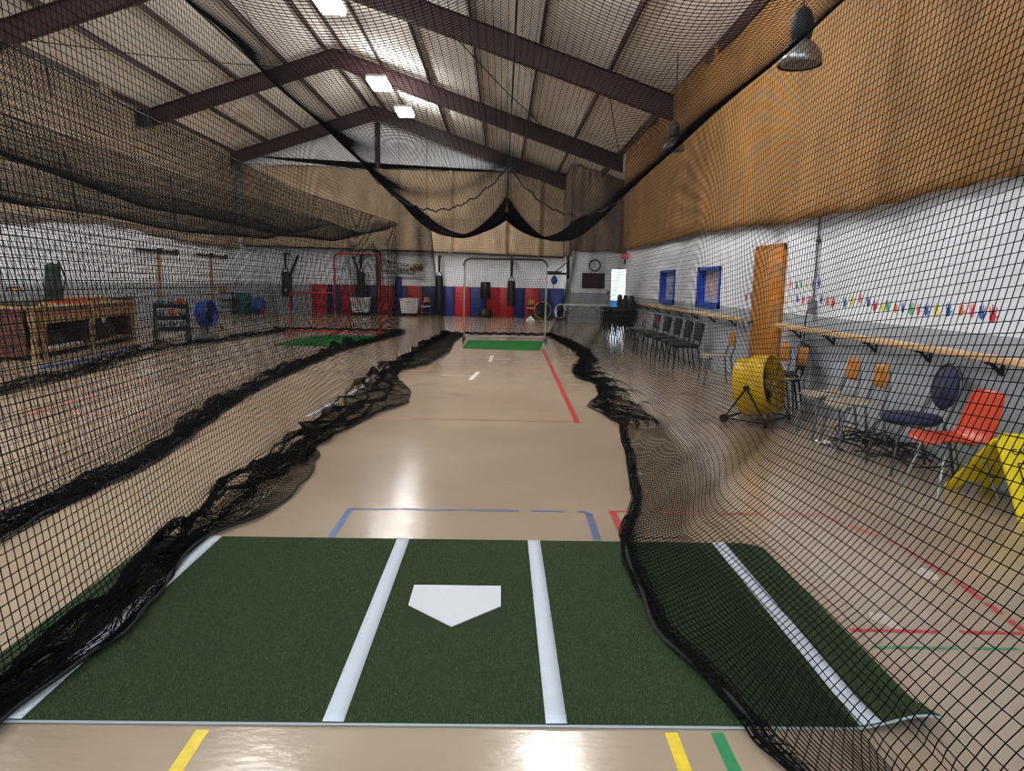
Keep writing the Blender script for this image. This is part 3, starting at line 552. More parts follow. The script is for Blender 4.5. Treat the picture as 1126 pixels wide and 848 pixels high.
# ------------------------------------------------------------ far wall pads
edges = [(343, 'r'), (360, 'n'), (375, 'r'), (391, 'n'), (403, 'n'), (415, 'r'), (433, 'b'), (448, 'r'), (464, 'n'), (479, 'n'), (485, 'b'), (500, 'r'), (517, 'b'), (533, 'r'), (549, 'r'), (565, 'b'), (577, 'r'), (593, 'n'), (606, 'b'), (621.5, '')]
nm = {'r': ('red', 'padr'), 'n': ('navy', 'padn'), 'b': ('blue', 'padb')}
lab = {0: 'red wall pad at the left end of the padding, beside grey wall', 1: 'navy wall pad second from the left end', 2: 'red wall pad behind the left side of the red screen', 3: 'navy wall pad behind the left white cart', 4: 'narrow navy wall pad right of the left hanging bag', 5: 'red wall pad just right of the red L-shaped screen',
       6: 'blue wall pad behind the blue standing bag under the banner', 7: 'red wall pad behind the right white cart', 8: 'navy wall pad behind the beige chair', 9: 'very narrow navy wall pad behind the tall hanging bag', 10: 'blue wall pad left of the grey screen, right of the tall hanging bag',
       11: 'red wall pad seen across the left post of the grey screen', 12: 'blue wall pad behind the black standing bag', 13: 'red wall pad right of the black standing bag', 14: 'red wall pad left of the middle hanging bag', 15: 'blue wall pad right of the middle hanging bag', 16: 'red wall pad behind the wooden chair', 17: 'dark navy wall pad behind the yellow fan', 18: 'blue wall pad at the right end of the padding'}
for i in range(len(edges)-1):
    xa, _ = onY(edges[i][0], 330, YF); xb, _ = onY(edges[i+1][0], 330, YF); cn, mk = nm[edges[i][1]]; wd = xb-xa
    tag(obj('wall_pad', MB().rbox((0, 0, 0), (wd-.008, .06, 1.31), .02, 2), MT[mk]), lab[i], 'wall pad', 'red and blue pads along the far wall', ((xa+xb)/2, YF-.03, .665))

# ------------------------------------------------------------ bags
YBG = YF-.75
def bag_prof(r, h): return [(.02, 0), (r*.75, .01), (r*.97, .05), (r, .1), (r, h-.1), (r*.97, h-.05), (r*.75, h-.01), (.02, h)]
def hang_bag(px, pyt, pyb, label, r=.17, straps=True, arm=0, mark=None, Y=YBG):
    x, zt = onY(px, pyt, Y); _, zb = onY(px, pyb, Y); h = zt-zb
    t = thing('heavy_bag', label, 'punching bag', (x, Y, zb))
    bd = obj('bag', MB().lathe(bag_prof(r, h), n=20), MT['black'], t)
    top = 2.62-zb
    obj('strap', MB().bar((-r*.8, 0, h-.02), (0, 0, h+.22), .04, .012, ref=(0, 1, 0)).bar((r*.8, 0, h-.02), (0, 0, h+.22), .04, .012, ref=(0, 1, 0)).bar((0, -r*.8, h-.02), (0, 0, h+.22), .04, .012, ref=(1, 0, 0)), MT['black'], t)
    obj('hanger', MB().tube([(0, 0, h+.2), (0, 0, top)], .055, 8), MT['blackm'], t)
    g = MB().bar((0, 0, top), (0, YF-Y-.1, top), .1, .1)
    if arm: g.bar((-.45*arm, YF-Y-.35, top-.05), (-.1*arm, YF-Y-.3, top-.9), .09, .09).bar((-.1*arm, YF-Y-.3, top-.9), (-.1*arm, YF-Y-.3, .25-zb+.0), .07, .07)
    obj('wall_bracket', g, MT['blackm'], t)
    if mark: obj('white_patch', MB().rbox((.03, -r+.005, h*.28), (.09, .02, .12), .01), MT['white'], bd)
    return t
hang_bag(314, 299, 326.5, 'black hanging heavy bag with a white patch, furthest left at the far end', .18, arm=-1, mark=True)
hang_bag(397, 299, 330, 'black hanging heavy bag seen through the red L-shaped screen', .17, arm=1)
hang_bag(483, 303, 343, 'extra long black heavy bag hanging left of the grey screen', .17)
hang_bag(562.5, 308.5, 337.5, 'black hanging heavy bag seen through the middle of the grey screen', .17)
def stand_bag(px, pyt, label, m, r, Y=YBG+.1, stem=True, hb=.75):
    x, zt = onY(px, pyt, Y); t = thing('standing_bag', label, 'punching bag', (x, Y, 0))
    obj('base', MB().lathe([(.22, 0), (.3, .02), (.31, .12), (.27, .3), (.16, .36), (.05, .38)], n=24), MT['black'], t)
    obj('stem', MB().tube([(0, 0, .3), (0, 0, zt-hb+.05)], .055, 12), MT['blackm'], t)
    obj('bag', MB().lathe([(r*.7, zt-hb), (r, zt-hb+.04), (r, zt-.05), (r*.8, zt)], n=20), MT[m], t)
stand_bag(534, 310, 'black freestanding punching bag seen through the grey screen', 'black', .22)
stand_bag(438, 304, 'tall blue freestanding punching bag under the banner', 'padb', .15, hb=1.25)

# ------------------------------------------------------------ carts
def cart(px, py, label, first=None):
    x, z = onY(px, py, YF-.75)
    if first: return dup(first, label, (x, YF-.75, 0))
    t = thing('laundry_cart', label, 'cart', (x, YF-.75, 0), group='white plastic carts at the far end')
    g = MB(); a, b = (.33, .26), (.41, .33); z0, z1 = .13, .76
    def ring(wx, wy, z): return [(-wx, -wy, z), (wx, -wy, z), (wx, wy, z), (-wx, wy, z)]
    vs = ring(*a, z0)+ring(*b, z1)+ring(b[0]-.02, b[1]-.02, z1)+ring(a[0]-.02, a[1]-.02, z0+.02)
    g.add(vs, [(3, 2, 1, 0), (12, 13, 14, 15)]+[(k*4+i, k*4+(i+1) % 4, (k+1)*4+(i+1) % 4, (k+1)*4+i) for k in range(3) for i in range(4)])
    obj('tub', g, MT['white'], t); obj('rim', MB().tube([(-.42, -.34, .76), (.42, -.34, .76), (.42, .34, .76), (-.42, .34, .76)], .022, 8, True), MT['white'], t)
    for sx in (-1, 1):
        for sy in (-1, 1): obj('caster', MB().lathe([(.045, -.015), (.055, 0), (.045, .015)], (sx*.27, sy*.2, .055), 12, Matrix.Rotation(PI/2, 3, 'Y')).bar((sx*.27, sy*.2, .05), (sx*.27, sy*.2, .14), .03), MT['rubber'], t)
    obj('handle_hole', MB().rbox((0, -.31, .62), (.1, .03, .05), .012), MT['grey'], t)
    return t
c1 = cart(450.5, 340, 'white plastic cart on casters in front of the red pad under the banner')
cart(397, 338, 'white plastic cart on casters behind the red L-shaped screen', c1)

# ------------------------------------------------------------ chairs (front faces +Y, origin on the floor)
def black_chair(label):
    t = thing('stacking_chair', label, 'chair', group=None)
    obj('seat', MB().rbox((0, .02, .45), (.46, .45, .07), .03), MT['dark'], t)
    obj('backrest', MB().rbox((0, -.25, .70), (.44, .06, .34), .028, 3, 0, .12), MT['dark'], t)
    for s in (-1, 1):
        obj('leg', MB().tube([(s*.22, .2, .42), (s*.23, .24, .0)], .013, 8), MT['blackm'], t)
        obj('leg', MB().tube([(s*.22, -.30, .84), (s*.22, -.24, .5), (s*.22, -.2, .42), (s*.23, -.27, .0)], .013, 8), MT['blackm'], t)
    obj('seat_frame', MB().tube([(-.22, .2, .41), (.22, .2, .41), (.22, -.2, .41), (-.22, -.2, .41)], .012, 8, True), MT['blackm'], t)
    return t
RZ = PI/2       # faces the lane, back to the right wall
rowlab = ['black padded chair nearest the camera in the row below the blue framed windows', 'black padded chair second nearest in the row under the windows', 'black padded chair in the middle of the row under the windows', 'black padded chair second from the far end of the window row', 'black padded chair at the far end of the window row']
bc = black_chair(rowlab[0]); bc['group'] = 'black padded chairs in a row under the windows'
for i, y in enumerate((13.35, 14.1, 14.95, 15.9, 17.0)):
    x = 3.42
    if i == 0: bc.location = (x, y, 0); bc.rotation_euler = (0, 0, RZ)
    else: dup(bc, rowlab[i], (x, y, 0), RZ+random.uniform(-.04, .04))
stk = [(3.42, 21.9, 'far'), (3.42, 20.9, 'middle'), (3.42, 19.9, 'near')]
for sx, sy, nmk in stk:
    for k in range(4):
        pos = ('bottom chair', 'second chair up', 'third chair up', 'top chair')[k]
        c = dup(bc, '%s of the %s stack of black chairs beside the far open door' % (pos, {'far': 'furthest', 'middle': 'middle', 'near': 'nearest'}[nmk]), (sx-.035*k, sy, .125*k), RZ); c['group'] = 'stacked black chairs beside the far door'
c = dup(bc, 'black padded chair standing angled beside the yellow drum fan', (3.5, 8.9, 0), RZ-.25); del c['group']
def school_chair(label, group='small wooden backed school chairs along the right wall'):
    t = thing('school_chair', label, 'chair', group=group)
    obj('seat', MB().grid(lambda u, v: (-.2+.4*u, -.19+.4*v, .44+.02*(2*u-1)**2+.015*(2*v-1)**2-(.05*max(0, v-.85)/.15)), 9, 9), MT['seatw'], t, .012)
    obj('backrest', MB().grid(lambda u, v: (-.12+.24*u, -.26-.02*v+.025*(2*u-1)**2, .60+.23*v), 9, 5), MT['oak'], t, .012)
    for s in (-1, 1):
        obj('leg', MB().tube([(s*.15, .1, .425), (s*.17, .17, .38), (s*.19, .21, 0)], .015, 8), MT['steel'], t)
        obj('leg', MB().tube([(s*.10, -.265, .78), (s*.15, -.25, .6), (s*.16, -.2, .43), (s*.19, -.26, 0)], .014, 8), MT['steel'], t)
    obj('crossbar', MB().tube([(-.185, .2, .16), (.185, .2, .16)], .008, 6).tube([(-.185, -.24, .16), (.185, -.24, .16)], .008, 6), MT['steel'], t)
    return t
def wallpos(px, X): return onX(px, 400, X)[0]
sc0 = school_chair('wooden backed school chair just left of the cable pile and blue round backed chair', None)
sc0['group'] = 'small wooden backed school chairs along the right wall'
sc0.location = (3.4, wallpos(972, 3.66), 0); sc0.rotation_euler = (0, 0, RZ)
for px, X, lb in ((940, 3.66, 'wooden backed school chair second from the cable pile, left of its twin'), (886, 3.68, 'wooden backed school chair behind the angled black chair, right of the pair'), (866, 3.68, 'wooden backed school chair right beside the orange wooden door'), (804, 3.66, 'wooden backed school chair standing left of the orange wooden door'),
                  (737, 3.7, 'wooden backed school chair hidden among the black chairs of the window row'), (722, 3.7, 'wooden backed school chair between the black stacks and the window row, nearer one'), (709, 3.7, 'wooden backed school chair between the black stacks and the window row, further one')):
    yy = wallpos(px, X)
    if px in (737,): continue
    dup(sc0, lb, (3.4, yy, 0), RZ+random.uniform(-.05, .05))
x, _ = onY(469, 340, YF-.6); o = dup(sc0, 'small beige chair facing the far wall left of the long heavy bag', (x, YF-.8, 0), PI); o.pop('group', None) if hasattr(o, 'pop') else None
x, _ = onY(584, 340, YF-.6); dup(sc0, 'small wooden chair against the red pad behind the grey screen', (x, YF-.7, 0), PI*.98)
for o in list(COL.objects):
    if o.name.startswith('school_chair') and 'far wall left' in str(o.get('label')) or 'behind the grey screen' in str(o.get('label', '')) and o.name.startswith('school_chair'):
        if 'group' in o: del o['group']
# navy round-backed chair
t = thing('padded_chair', 'navy chair with a round padded back beside the orange chair', 'chair', (3.5, 5.97, 0), RZ-.03)
obj('seat', MB().lathe([(.001, .43), (.2, .432), (.235, .445), (.24, .465), (.225, .485), (.001, .497)], (0, 0, 0), 32), MT['navy'], t)
bk = MB(); 
Tb = Matrix.Translation((0, -.27, .72)) @ Matrix.Rotation(PI/2+.14, 4, 'X')
vs = []; nr = 28
for r, zz in ((.001, .034), (.12, .032), (.17, .022), (.185, 0), (.17, -.022), (.001, -.032)): vs += [Tb @ Vector((r*math.cos(2*PI*k/nr), 1.02*r*math.sin(2*PI*k/nr), zz)) for k in range(nr)]
bk.add(vs, [(i*nr+k, i*nr+(k+1) % nr, (i+1)*nr+(k+1) % nr, (i+1)*nr+k) for i in range(5) for k in range(nr)]+[tuple(range(nr)), tuple(range(5*nr, 6*nr))[::-1]], 0, True); obj('backrest', bk, MT['navy'], t)
ar = [Tb @ Vector((.2*math.cos(a), .205*math.sin(a), 0)) for a in np.linspace(-.5, PI+.5, 18)]
obj('back_frame', MB().tube([(.2, -.17, .42)]+ar+[(-.2, -.17, .42)], .013, 8), MT['frameb'], t)
for s in (-1, 1):
    obj('leg', MB().tube([(s*.17, .14, .43), (s*.2, .2, .36), (s*.22, .24, 0)], .013, 8), MT['frameb'], t); obj('leg', MB().tube([(s*.2, -.17, .42), (s*.21, -.22, .3), (s*.22, -.28, 0)], .013, 8), MT['frameb'], t)
obj('seat_frame', MB().tube([(.2*math.cos(a), .2*math.sin(a), .425) for a in np.linspace(0, 2*PI, 20)[:-1]], .012, 8, True), MT['frameb'], t)
# orange shell chair
t = thing('shell_chair', 'orange plastic shell chair with chrome legs behind the wet floor sign', 'chair', (3.47, 5.33, 0), RZ+.06); t.scale = (.94, .94, .94)
prof = [(.27, .405), (.25, .43), (.18, .44), (.05, .43), (-.08, .42), (-.16, .43), (-.21, .48), (-.235, .56), (-.26, .66), (-.285, .76), (-.3, .82), (-.315, .835)]
def shell(u, v):
    k = v*(len(prof)-1); i = min(int(k), len(prof)-2); f = k-i; y = prof[i][0]*(1-f)+prof[i+1][0]*f; z = prof[i][1]*(1-f)+prof[i+1][1]*f
    wd = float(np.interp(v, [0, .06, .45, .7, .93, 1], [.17, .21, .22, .205, .17, .13])); a = 2*u-1; lip = .035*abs(a)**3
    return (a*wd, y+(lip*1.2 if v > .5 else 0), z+(lip if v <= .55 else 0))
obj('shell', MB().grid(shell, 21, 45), MT['orange'], t, .007)
for s in (-1, 1):
    obj('leg', MB().tube([(s*.12, .1, .415), (s*.15, .16, .39), (s*.22, .25, 0)], .0115, 8), MT['chrome'], t); obj('leg', MB().tube([(s*.12, -.08, .405), (s*.15, -.13, .38), (s*.22, -.26, 0)], .0115, 8), MT['chrome'], t)
obj('seat_frame', MB().tube([(-.12, .1, .413), (.12, .1, .413)], .01, 8).tube([(-.12, -.08, .403), (.12, -.08, .403)], .01, 8).tube([(-.15, .16, .39), (.15, .16, .39)], .01, 8), MT['chrome'], t)

# ------------------------------------------------------------ wet floor sign
ya, za = onX(1100, 484, 3.47); za = .52; ya = 4.97; xs0, xs1 = 3.55, 3.87
t = thing('wet_floor_sign', 'yellow folding wet floor caution sign at the right edge', 'sign', (0, 0, 0))
def panel(yf, sgn):
    n = Vector((0, 1, 0)); g = MB(); xm = (xs0+xs1)/2
    pts = [(xs0+.04, ya, za), (xs0+.01, ya+sgn*.015, za-.03), (xs0-.03, yf, .0), (xs0+.07, yf, .0), (xs0+.09, yf-sgn*.06, .07), (xs1-.09, yf-sgn*.06, .07), (xs1-.07, yf, 0), (xs1+.03, yf, 0), (xs1-.01, ya+sgn*.015, za-.03), (xs1-.04, ya, za)]
    g.poly(pts, (0, .012*sgn, 0)); 
    g.bar((xs0+.0, ya+sgn*.01, za-.03), (xs0-.025, yf, .01), .02, .03, ref=(1, 0, 0)).bar((xs1, ya+sgn*.01, za-.03), (xs1+.025, yf, .01), .02, .03, ref=(1, 0, 0)); return g
fp = obj('front_panel', panel(4.62, -1), MT['signy'], t); obj('back_panel', panel(5.44, 1), MT['signy'], t)
obj('hinge', MB().tube([(xs0+.02, ya, za), (xs1-.02, ya, za)], .016, 10), MT['signy'], t)
obj('spreader', MB().tube([(xs0, 4.8, .25), (xs0+.02, ya+.05, .2), (xs0, 5.22, .25)], .005, 6), MT['blackm'], t)
def text(body, size, loc, rot, m, parent, name='lettering', ext=.001, sx=1.):
    cu = bpy.data.curves.new(name, 'FONT'); cu.body = body; cu.size = size; cu.align_x = 'CENTER'; cu.align_y = 'CENTER'; cu.extrude = ext; cu.offset = size*(.04 if size > .15 else .012)
    o = bpy.data.objects.new(name, cu); COL.objects.link(o); o.data.materials.append(m)
    dg = bpy.context.evaluated_depsgraph_get(); me = bpy.data.meshes.new_from_object(o.evaluated_get(dg)); bpy.data.objects.remove(o); bpy.data.curves.remove(cu)
    o = bpy.data.objects.new(name, me); COL.objects.link(o); o.parent = parent; o.location = loc; o.rotation_euler = rot; o.scale = (sx, 1, 1); return o
an = math.atan2(ya-4.62, za); tiltx = PI/2-an
def onpanel(z, off=.022): f = (za-z)/za; return (ya+(4.62-ya)*f)-off
text('CAUTION', .062, (3.74, onpanel(.42), .42), (tiltx, 0, 0), MT['ink'], fp)
g = MB(); 
for a, b in (((3.62, .35), (3.84, .35)), ((3.84, .35), (3.84, .13)), ((3.84, .13), (3.62, .13)), ((3.62, .13), (3.62, .35)), ((3.65, .17), (3.71, .22)), ((3.71, .22), (3.69, .3)), ((3.69, .3), (3.74, .26)), ((3.71, .22), (3.75, .18))):
    g.bar((a[0], onpanel(a[1]), a[1]), (b[0], onpanel(b[1]), b[1]), .009, .003, ref=(0, 1, 0))
obj('pictogram', g, MT['ink'], fp)

# ------------------------------------------------------------ drum fans (axis = local +Y front face)
def drum_fan(label, loc, rz, color, R=.33, depth=.3, tilt=.15, zc=.42, full=True, wheels=True):
    t = thing('drum_fan', label, 'fan', loc, rz)
    A = Matrix.Rotation(-PI/2, 4, 'X'); T = Matrix.Translation((0, 0, zc)) @ Matrix.Rotation(tilt, 4, 'X') @ A
    g = MB(); n = 40; prof = [(R-.01, -depth/2), (R+.008, -depth/2), (R, -depth/2+.02), (R, -.035), (R+.012, -.02), (R+.012, .02), (R, .035), (R, depth/2-.02), (R+.008, depth/2), (R-.01, depth/2), (R-.012, -depth/2)]
    vs = []; 
    for r, z in prof: vs += [T @ Vector((r*math.cos(2*PI*k/n), r*math.sin(2*PI*k/n), z)) for k in range(n)]
    g.add(vs, [(i*n+k, i*n+(k+1) % n, (i+1)*n+(k+1) % n, (i+1)*n+k) for i in range(len(prof)-1) for k in range(n)], 0, True); obj('drum', g, color, t)
    for s in (-1, 1):
        g = MB()
        for r in np.arange(.05, R-.01, .03 if full else .07): g.tube([T @ Vector((r*math.cos(a), r*math.sin(a), s*(depth/2-.005))) for a in np.linspace(0, 2*PI, 29)[:-1]], .0022, 4, True)
        for a in np.linspace(0, 2*PI, 9)[:-1]: g.tube([T @ Vector((.04*math.cos(a), .04*math.sin(a), s*(depth/2))), T @ Vector((R*math.cos(a), R*math.sin(a), s*(depth/2)))], .003, 4)
        obj('grille', g, MT['blackm'], t)
    g = MB()
    for k in range(4):
        a0 = k*PI/2
        def bl(u, v):
            a = a0+(.15+1.0*v); r = .05+(R-.08)*u; return T @ Vector((r*math.cos(a), r*math.sin(a), .06*(v-.5)))
        g.grid(bl, 8, 6)
    obj('blades', g, MT['blackm'], t, .003)
    obj('motor', MB().lathe([(.02, -.11), (.08, -.1), (.085, 0), (.06, .05), (.02, .055)], (0, 0, 0), 18, T.to_3x3().to_4x4().to_3x3()), MT['blackm'], t).location = (0, 0, zc)
    g = MB(); w = R+.035; b = .24
    for s in (-1, 1):
        g.tube([(s*w, 0, zc), (s*w, b, .05), (s*w, -b, .05), (s*w, 0, zc)], .014, 8); 
    for q in (-b, b): g.tube([(-w, q, .05), (w, q, .05)], .014, 8)
    obj('stand', g, MT['blackm'], t)
    for s in (-1, 1):
        obj('pivot', MB().lathe([(.03, -.025), (.03, .025)], (s*w, 0, zc), 12, Matrix.Rotation(PI/2, 3, 'Y')), MT['blackm'], t)
        obj('wheel', MB().lathe([(.045, -.02), (.05, 0), (.045, .02)], (s*w, -b, .05), 14, Matrix.Rotation(PI/2, 3, 'Y')), MT['rubber'], t)
    for s in (-1, 1): obj('foot_cap', MB().lathe([(.022, 0), (.022, .06)], (s*w, b, 0), 10), MT['rubber'], t)
    return t
# front face direction n -> rz = atan2(-nx, ny)
drum_fan('large yellow drum fan on a black stand near the right wall', (2.98, 8.15, 0), math.atan2(-.75, -.66), MT['yellow'], .33, .36, .18, .42)
x, y = fl(228, 362.5); drum_fan('blue drum fan on a stand by the bright left wall', (x, y, 0), math.atan2(-1, -.1), MT['blue'], .38, .32, .1, .46)
x, z = onY(597, 342, 30.6); drum_fan('round fan with a yellow rim behind the right post of the grey screen', (x, 30.9, 0), PI-.2, mat('lime_rim', S(190, 185, 80), .5), .36, .12, .05, .4, False)
x, z = onY(618, 342, 31); drum_fan('white rimmed round fan left of the folding table by the blue pad', (x-.05, 31.2, 0), PI-.9, MT['white'], .3, .14, .1, .36, False)
x, y = fl(583, 353); g = MB().grid(lambda u, v: (.36*(u-.5), .3*(v-.5), .17*math.sin(PI*u)**.6*math.sin(PI*v)**.6*(1+.25*math.sin(9*u)*math.sin(8*v))), 14, 14)
tag(obj('plastic_bag', g, MT['white'], None, .004), 'crumpled white plastic bag on the floor beside the yellow rimmed fan', 'bag', None, (x, y, .003))

# ------------------------------------------------------------ speed bag platform on the alcove wall
xw = XC; z = 1.95; Yp = 30.6
t = thing('speed_bag_platform', 'black speed bag platform bracketed to the alcove wall edge', 'speed bag platform', (xw, Yp, 0))
obj('wall_plate', MB().span((-.06, -.35, 1.75), (0, -.24, 2.5)).span((-.06, .28, 1.75), (0, .35, 2.5)).span((-.1, -.1, 2.2), (0, .1, 2.75)), MT['blackm'], t)
obj('arm', MB().bar((-.05, -.3, 1.95), (-.95, -.3, 1.95), .08).bar((-.05, .3, 1.95), (-.95, .3, 1.95), .08).bar((-.05, 0, 2.45), (-.6, 0, 2.0), .04), MT['blackm'], t)
obj('drum_board', MB().lathe([(.3, 2.0), (.31, 2.02), (.3, 2.05)], (-.6, 0, 0), 24), MT['black'], t)
obj('swivel', MB().tube([(-.6, 0, 2.0), (-.6, 0, 1.84)], .02, 8), MT['chrome'], t)
obj('speed_bag', MB().lathe([(.01, 1.5), (.08, 1.52), (.14, 1.62), (.145, 1.7), (.08, 1.82), (.02, 1.88)], (-.6, 0, 0), 18), MT['ball'], t)
obj('cord', MB().tube([(-.62, 0, 1.55), (-.66, 0, .8), (-.66, 0, .01)], .012, 6), MT['blackm'], t)

# ------------------------------------------------------------ table
t = thing('folding_table', 'long folding table with a pale top in front of the clock wall', 'table', (3.18, 27.6, 0), .03)
obj('tabletop', MB().rbox((0, 0, .745), (1.75, .75, .06), .02), MT['tablew'], t)
for s in (-1, 1):
    obj('leg', MB().tube([(s*.65, -.28, .72), (s*.72, -.3, .02)], .015, 8), MT['blackm'], t); obj('leg', MB().tube([(s*.65, .28, .72), (s*.72, .3, .02)], .015, 8), MT['blackm'], t)
    obj('foot_bar', MB().tube([(s*.72, -.34, .02), (s*.72, .34, .02)], .018, 8), MT['blackm'], t); obj('brace', MB().bar((s*.68, 0, .4), (s*.25, 0, .7), .02), MT['blackm'], t)
    obj('crossbar', MB().tube([(s*.68, -.29, .4), (s*.68, .29, .4)], .01, 6), MT['blackm'], t)
# clock, board, switch, exit sign
x, z = onY(654, 292, YC); t = thing('wall_clock', 'round black rimmed wall clock on the clock wall', 'clock', (x, YC, z)); Ry = Matrix.Rotation(PI/2, 3, 'X')
obj('rim', MB().tube([(.22*math.cos(a), -.03, .22*math.sin(a)) for a in np.linspace(0, 2*PI, 33)[:-1]], .024, 8, True), MT['blackm'], t)
obj('dial', MB().lathe([(.22, 0), (.22, .025)], (0, 0, 0), 32, Ry), MT['white'], t)
obj('hand', MB().bar((0, -.03, -.02), (0, -.03, .15), .014, .004, ref=(0, 1, 0)), MT['ink'], t); obj('hand', MB().bar((0, -.033, -.02), (-.005, -.033, .1), .02, .004, ref=(0, 1, 0)), MT['ink'], t)
g = MB()
for k in range(12): a = k*PI/6; g.bar((.16*math.cos(a), -.028, .16*math.sin(a)), (.19*math.cos(a), -.028, .19*math.sin(a)), .012, .004, ref=(0, 1, 0))
obj('hour_mark', g, MT['ink'], t)
x0, z0 = onY(640, 316.5, YC); x1, z1 = onY(664.5, 301, YC)
t = thing('notice_board', 'dark brown notice board under the wall clock', 'board', ((x0+x1)/2, YC, (z0+z1)/2)); w, h = x1-x0, z1-z0
obj('panel', MB().span((-w/2, -.025, -h/2), (w/2, 0, h/2)), MT['board'], t)
obj('frame', MB().bar((-w/2, -.03, -h/2), (w/2, -.03, -h/2), .03).bar((-w/2, -.03, h/2), (w/2, -.03, h/2), .03).bar((-w/2, -.03, -h/2), (-w/2, -.03, h/2), .03).bar((w/2, -.03, -h/2), (w/2, -.03, h/2), .03), MT['board'], t)
x, z = onY(668.5, 322, YC); t = thing('light_switch', 'small grey switch box beside the far open door', 'switch', (x, YC, z)); obj('plate', MB().rbox((0, -.02, 0), (.1, .04, .16), .01), MT['grey'], t); obj('rocker', MB().rbox((0, -.045, 0), (.03, .02, .06), .004), MT['housing'], t)
y, z = 22.6, 2.42
t = thing('exit_sign', 'small red exit sign at the far end of the right wall', 'exit sign', (XR-.12, y, z)); obj('housing', MB().rbox((0, 0, 0), (.22, .07, .16), .012), MT['exit'], t)
text('EXIT', .10, (0, -.038, 0), (PI/2, 0, 0), MT['white'], t); obj('mount', MB().rbox((.0, .02, -.17), (.05, .05, .16), .01), MT['blackm'], t)
# door slab on the right wall
t = thing('wooden_door', 'orange brown wooden door on the right wall', 'door', (XR-.01, 10.58, 0)); 
obj('slab', MB().rbox((-.035, 0, 1.045), (.05, 1.04, 2.08), .006, 1), MT['oak'], t); obj('trim', MB().bar((-.02, -.54, 0), (-.02, -.54, 2.12), .04, .06).bar((-.02, .54, 0), (-.02, .54, 2.12), .04, .06).bar((-.02, -.56, 2.12), (-.02, .56, 2.12), .04, .06), MT['oak'], t)
obj('door_knob', MB().lathe([(.012, 0), (.012, .03), (.03, .04), (.032, .06), (.01, .075)], (-.06, .42, 1.0), 14, Matrix.Rotation(-PI/2, 3, 'Y')), MT['steel'], t)
# barres
def barre(y0, y1, z, label, nb):
    t = thing('wooden_handrail', label, 'handrail', (XR, 0, 0)); obj('rail', MB().rbox((-.12, (y0+y1)/2, z), (.09, y1-y0, .06), .015), MT['rail'], t)
    for k in range(nb):
        y = y0+(y1-y0)*(k+.5)/nb; obj('bracket', MB().bar((0, y, z-.14), (0, y, z-.0), .03, .02).bar((-.01, y, z-.13), (-.11, y, z-.035), .025).bar((0, y, z-.04), (-.15, y, z-.04), .03, .015), MT['blackm'], t)
barre(1.2, 9.85, 1.02, 'long light wood handrail on the right wall below the handprints', 9); barre(11.4, 21.0, 1.02, 'light wood handrail on the right wall under the blue framed windows', 8)
# cable tangle and scraps
g = MB(); cx_, cy_ = fl(960, 492)
for k in range(9):
    a0 = random.uniform(0, 6); r = random.uniform(.14, .30); ox, oy = random.uniform(-.12, .12), random.uniform(-.35, .25); q = [random.uniform(-.3, .3) for _ in range(6)]
    g.tube([(ox+r*(1+.3*math.sin(2*a+q[0]*9))*math.cos(a), oy+1.5*r*(1+.25*math.sin(3*a+q[1]*9))*math.sin(a), .02+.06*abs(math.sin(a*2+k))+.008*k) for a in np.linspace(a0, a0+5.2, 40)], .008, 6)
tag(obj('cable_coil', g, MT['rubber']), 'tangle of black cable on the floor under the wooden backed school chairs', 'cable', None, (3.6, cy_-.25, 0))
x, y = fl(905, 488.5); g = MB().grid(lambda u, v: (.16*(u-.5), .14*(v-.5), .012+.02*abs(math.sin(7*u+3*v))), 8, 8); tag(obj('paper_scrap', g, MT['paper'], None, .002), 'crumpled white paper scrap on the floor right of the yellow fan', 'paper', None, (x, y, 0))
# dome lamps
def dome(px, py, Y, label, first=None):
    x, z = onY(px, py, Y)
    t = thing('dome_lamp', label, 'lamp', (x, Y, z), group=None)
    obj('reflector', MB().lathe([(.205, 0), (.21, .0), (.2, .07), (.165, .15), (.11, .21), (.07, .235)], n=32, cap=False), MT['alum'], t, .004)
    obj('lens', MB().lathe([(.19, .012), (.1, -.012), (.01, -.02)], n=32), MT['grey'], t)
    obj('ballast_housing', MB().lathe([(.04, .22), (.085, .24), (.105, .3), (.105, .42), (.08, .5), (.03, .54)], n=20), MT['housing'], t)
    obj('hanging_rod', MB().tube([(0, 0, .52), (0, 0, roof_z(x)-z-.2)], .012, 8), MT['housing'], t)
    for s in (-1, 1): obj('bracket', MB().bar((s*.07, 0, .2), (s*.07, 0, .26), .02), MT['housing'], t)
dome(879, 72, 7.4, 'unlit aluminium dome lamp hanging at the upper right'); dome(740.5, 166, 14.2, 'small unlit dome lamp hanging further along the right curtain')
# ceiling lights
def hibay(x, y, z, label):
    t = thing('ceiling_light', label, 'ceiling light', (x, y, z), group='rectangular high bay lights under the roof')
    obj('housing', MB().span((-.3, -.62, .02), (.3, .62, .09)).span((-.08, -.3, .09), (.08, .3, .15)), MT['house'], t)
    obj('lens', MB().rbox((-.15, 0, -.04), (.26, 1.2, .12), .02, 1).rbox((.15, 0, -.04), (.26, 1.2, .12), .02, 1), MT['glow'], t)
    obj('roof_fill', MB().span((-.27, -.58, .092), (.27, .58, .1)), MT['glow2'], t)  # added glowing plate on top of the housing, brightens the roof
    for s in (-1, 1): obj('hanging_chain', MB().tube([(0, s*.5, .09), (0, s*.5, roof_z(x)-z-.02)], .006, 6), MT['wire'], t)
    return t
for px, py, y, lb in ((361, 4, 17.6, 'nearest of the three at the top edge'), (417, 93, 23.2, 'middle of the three under the ridge'), (445, 124, 27.9, 'furthest of the three near the end wall')):
    x, z = onY(px, py, y); hibay(x, y, z+.05, 'glowing rectangular light, '+lb)
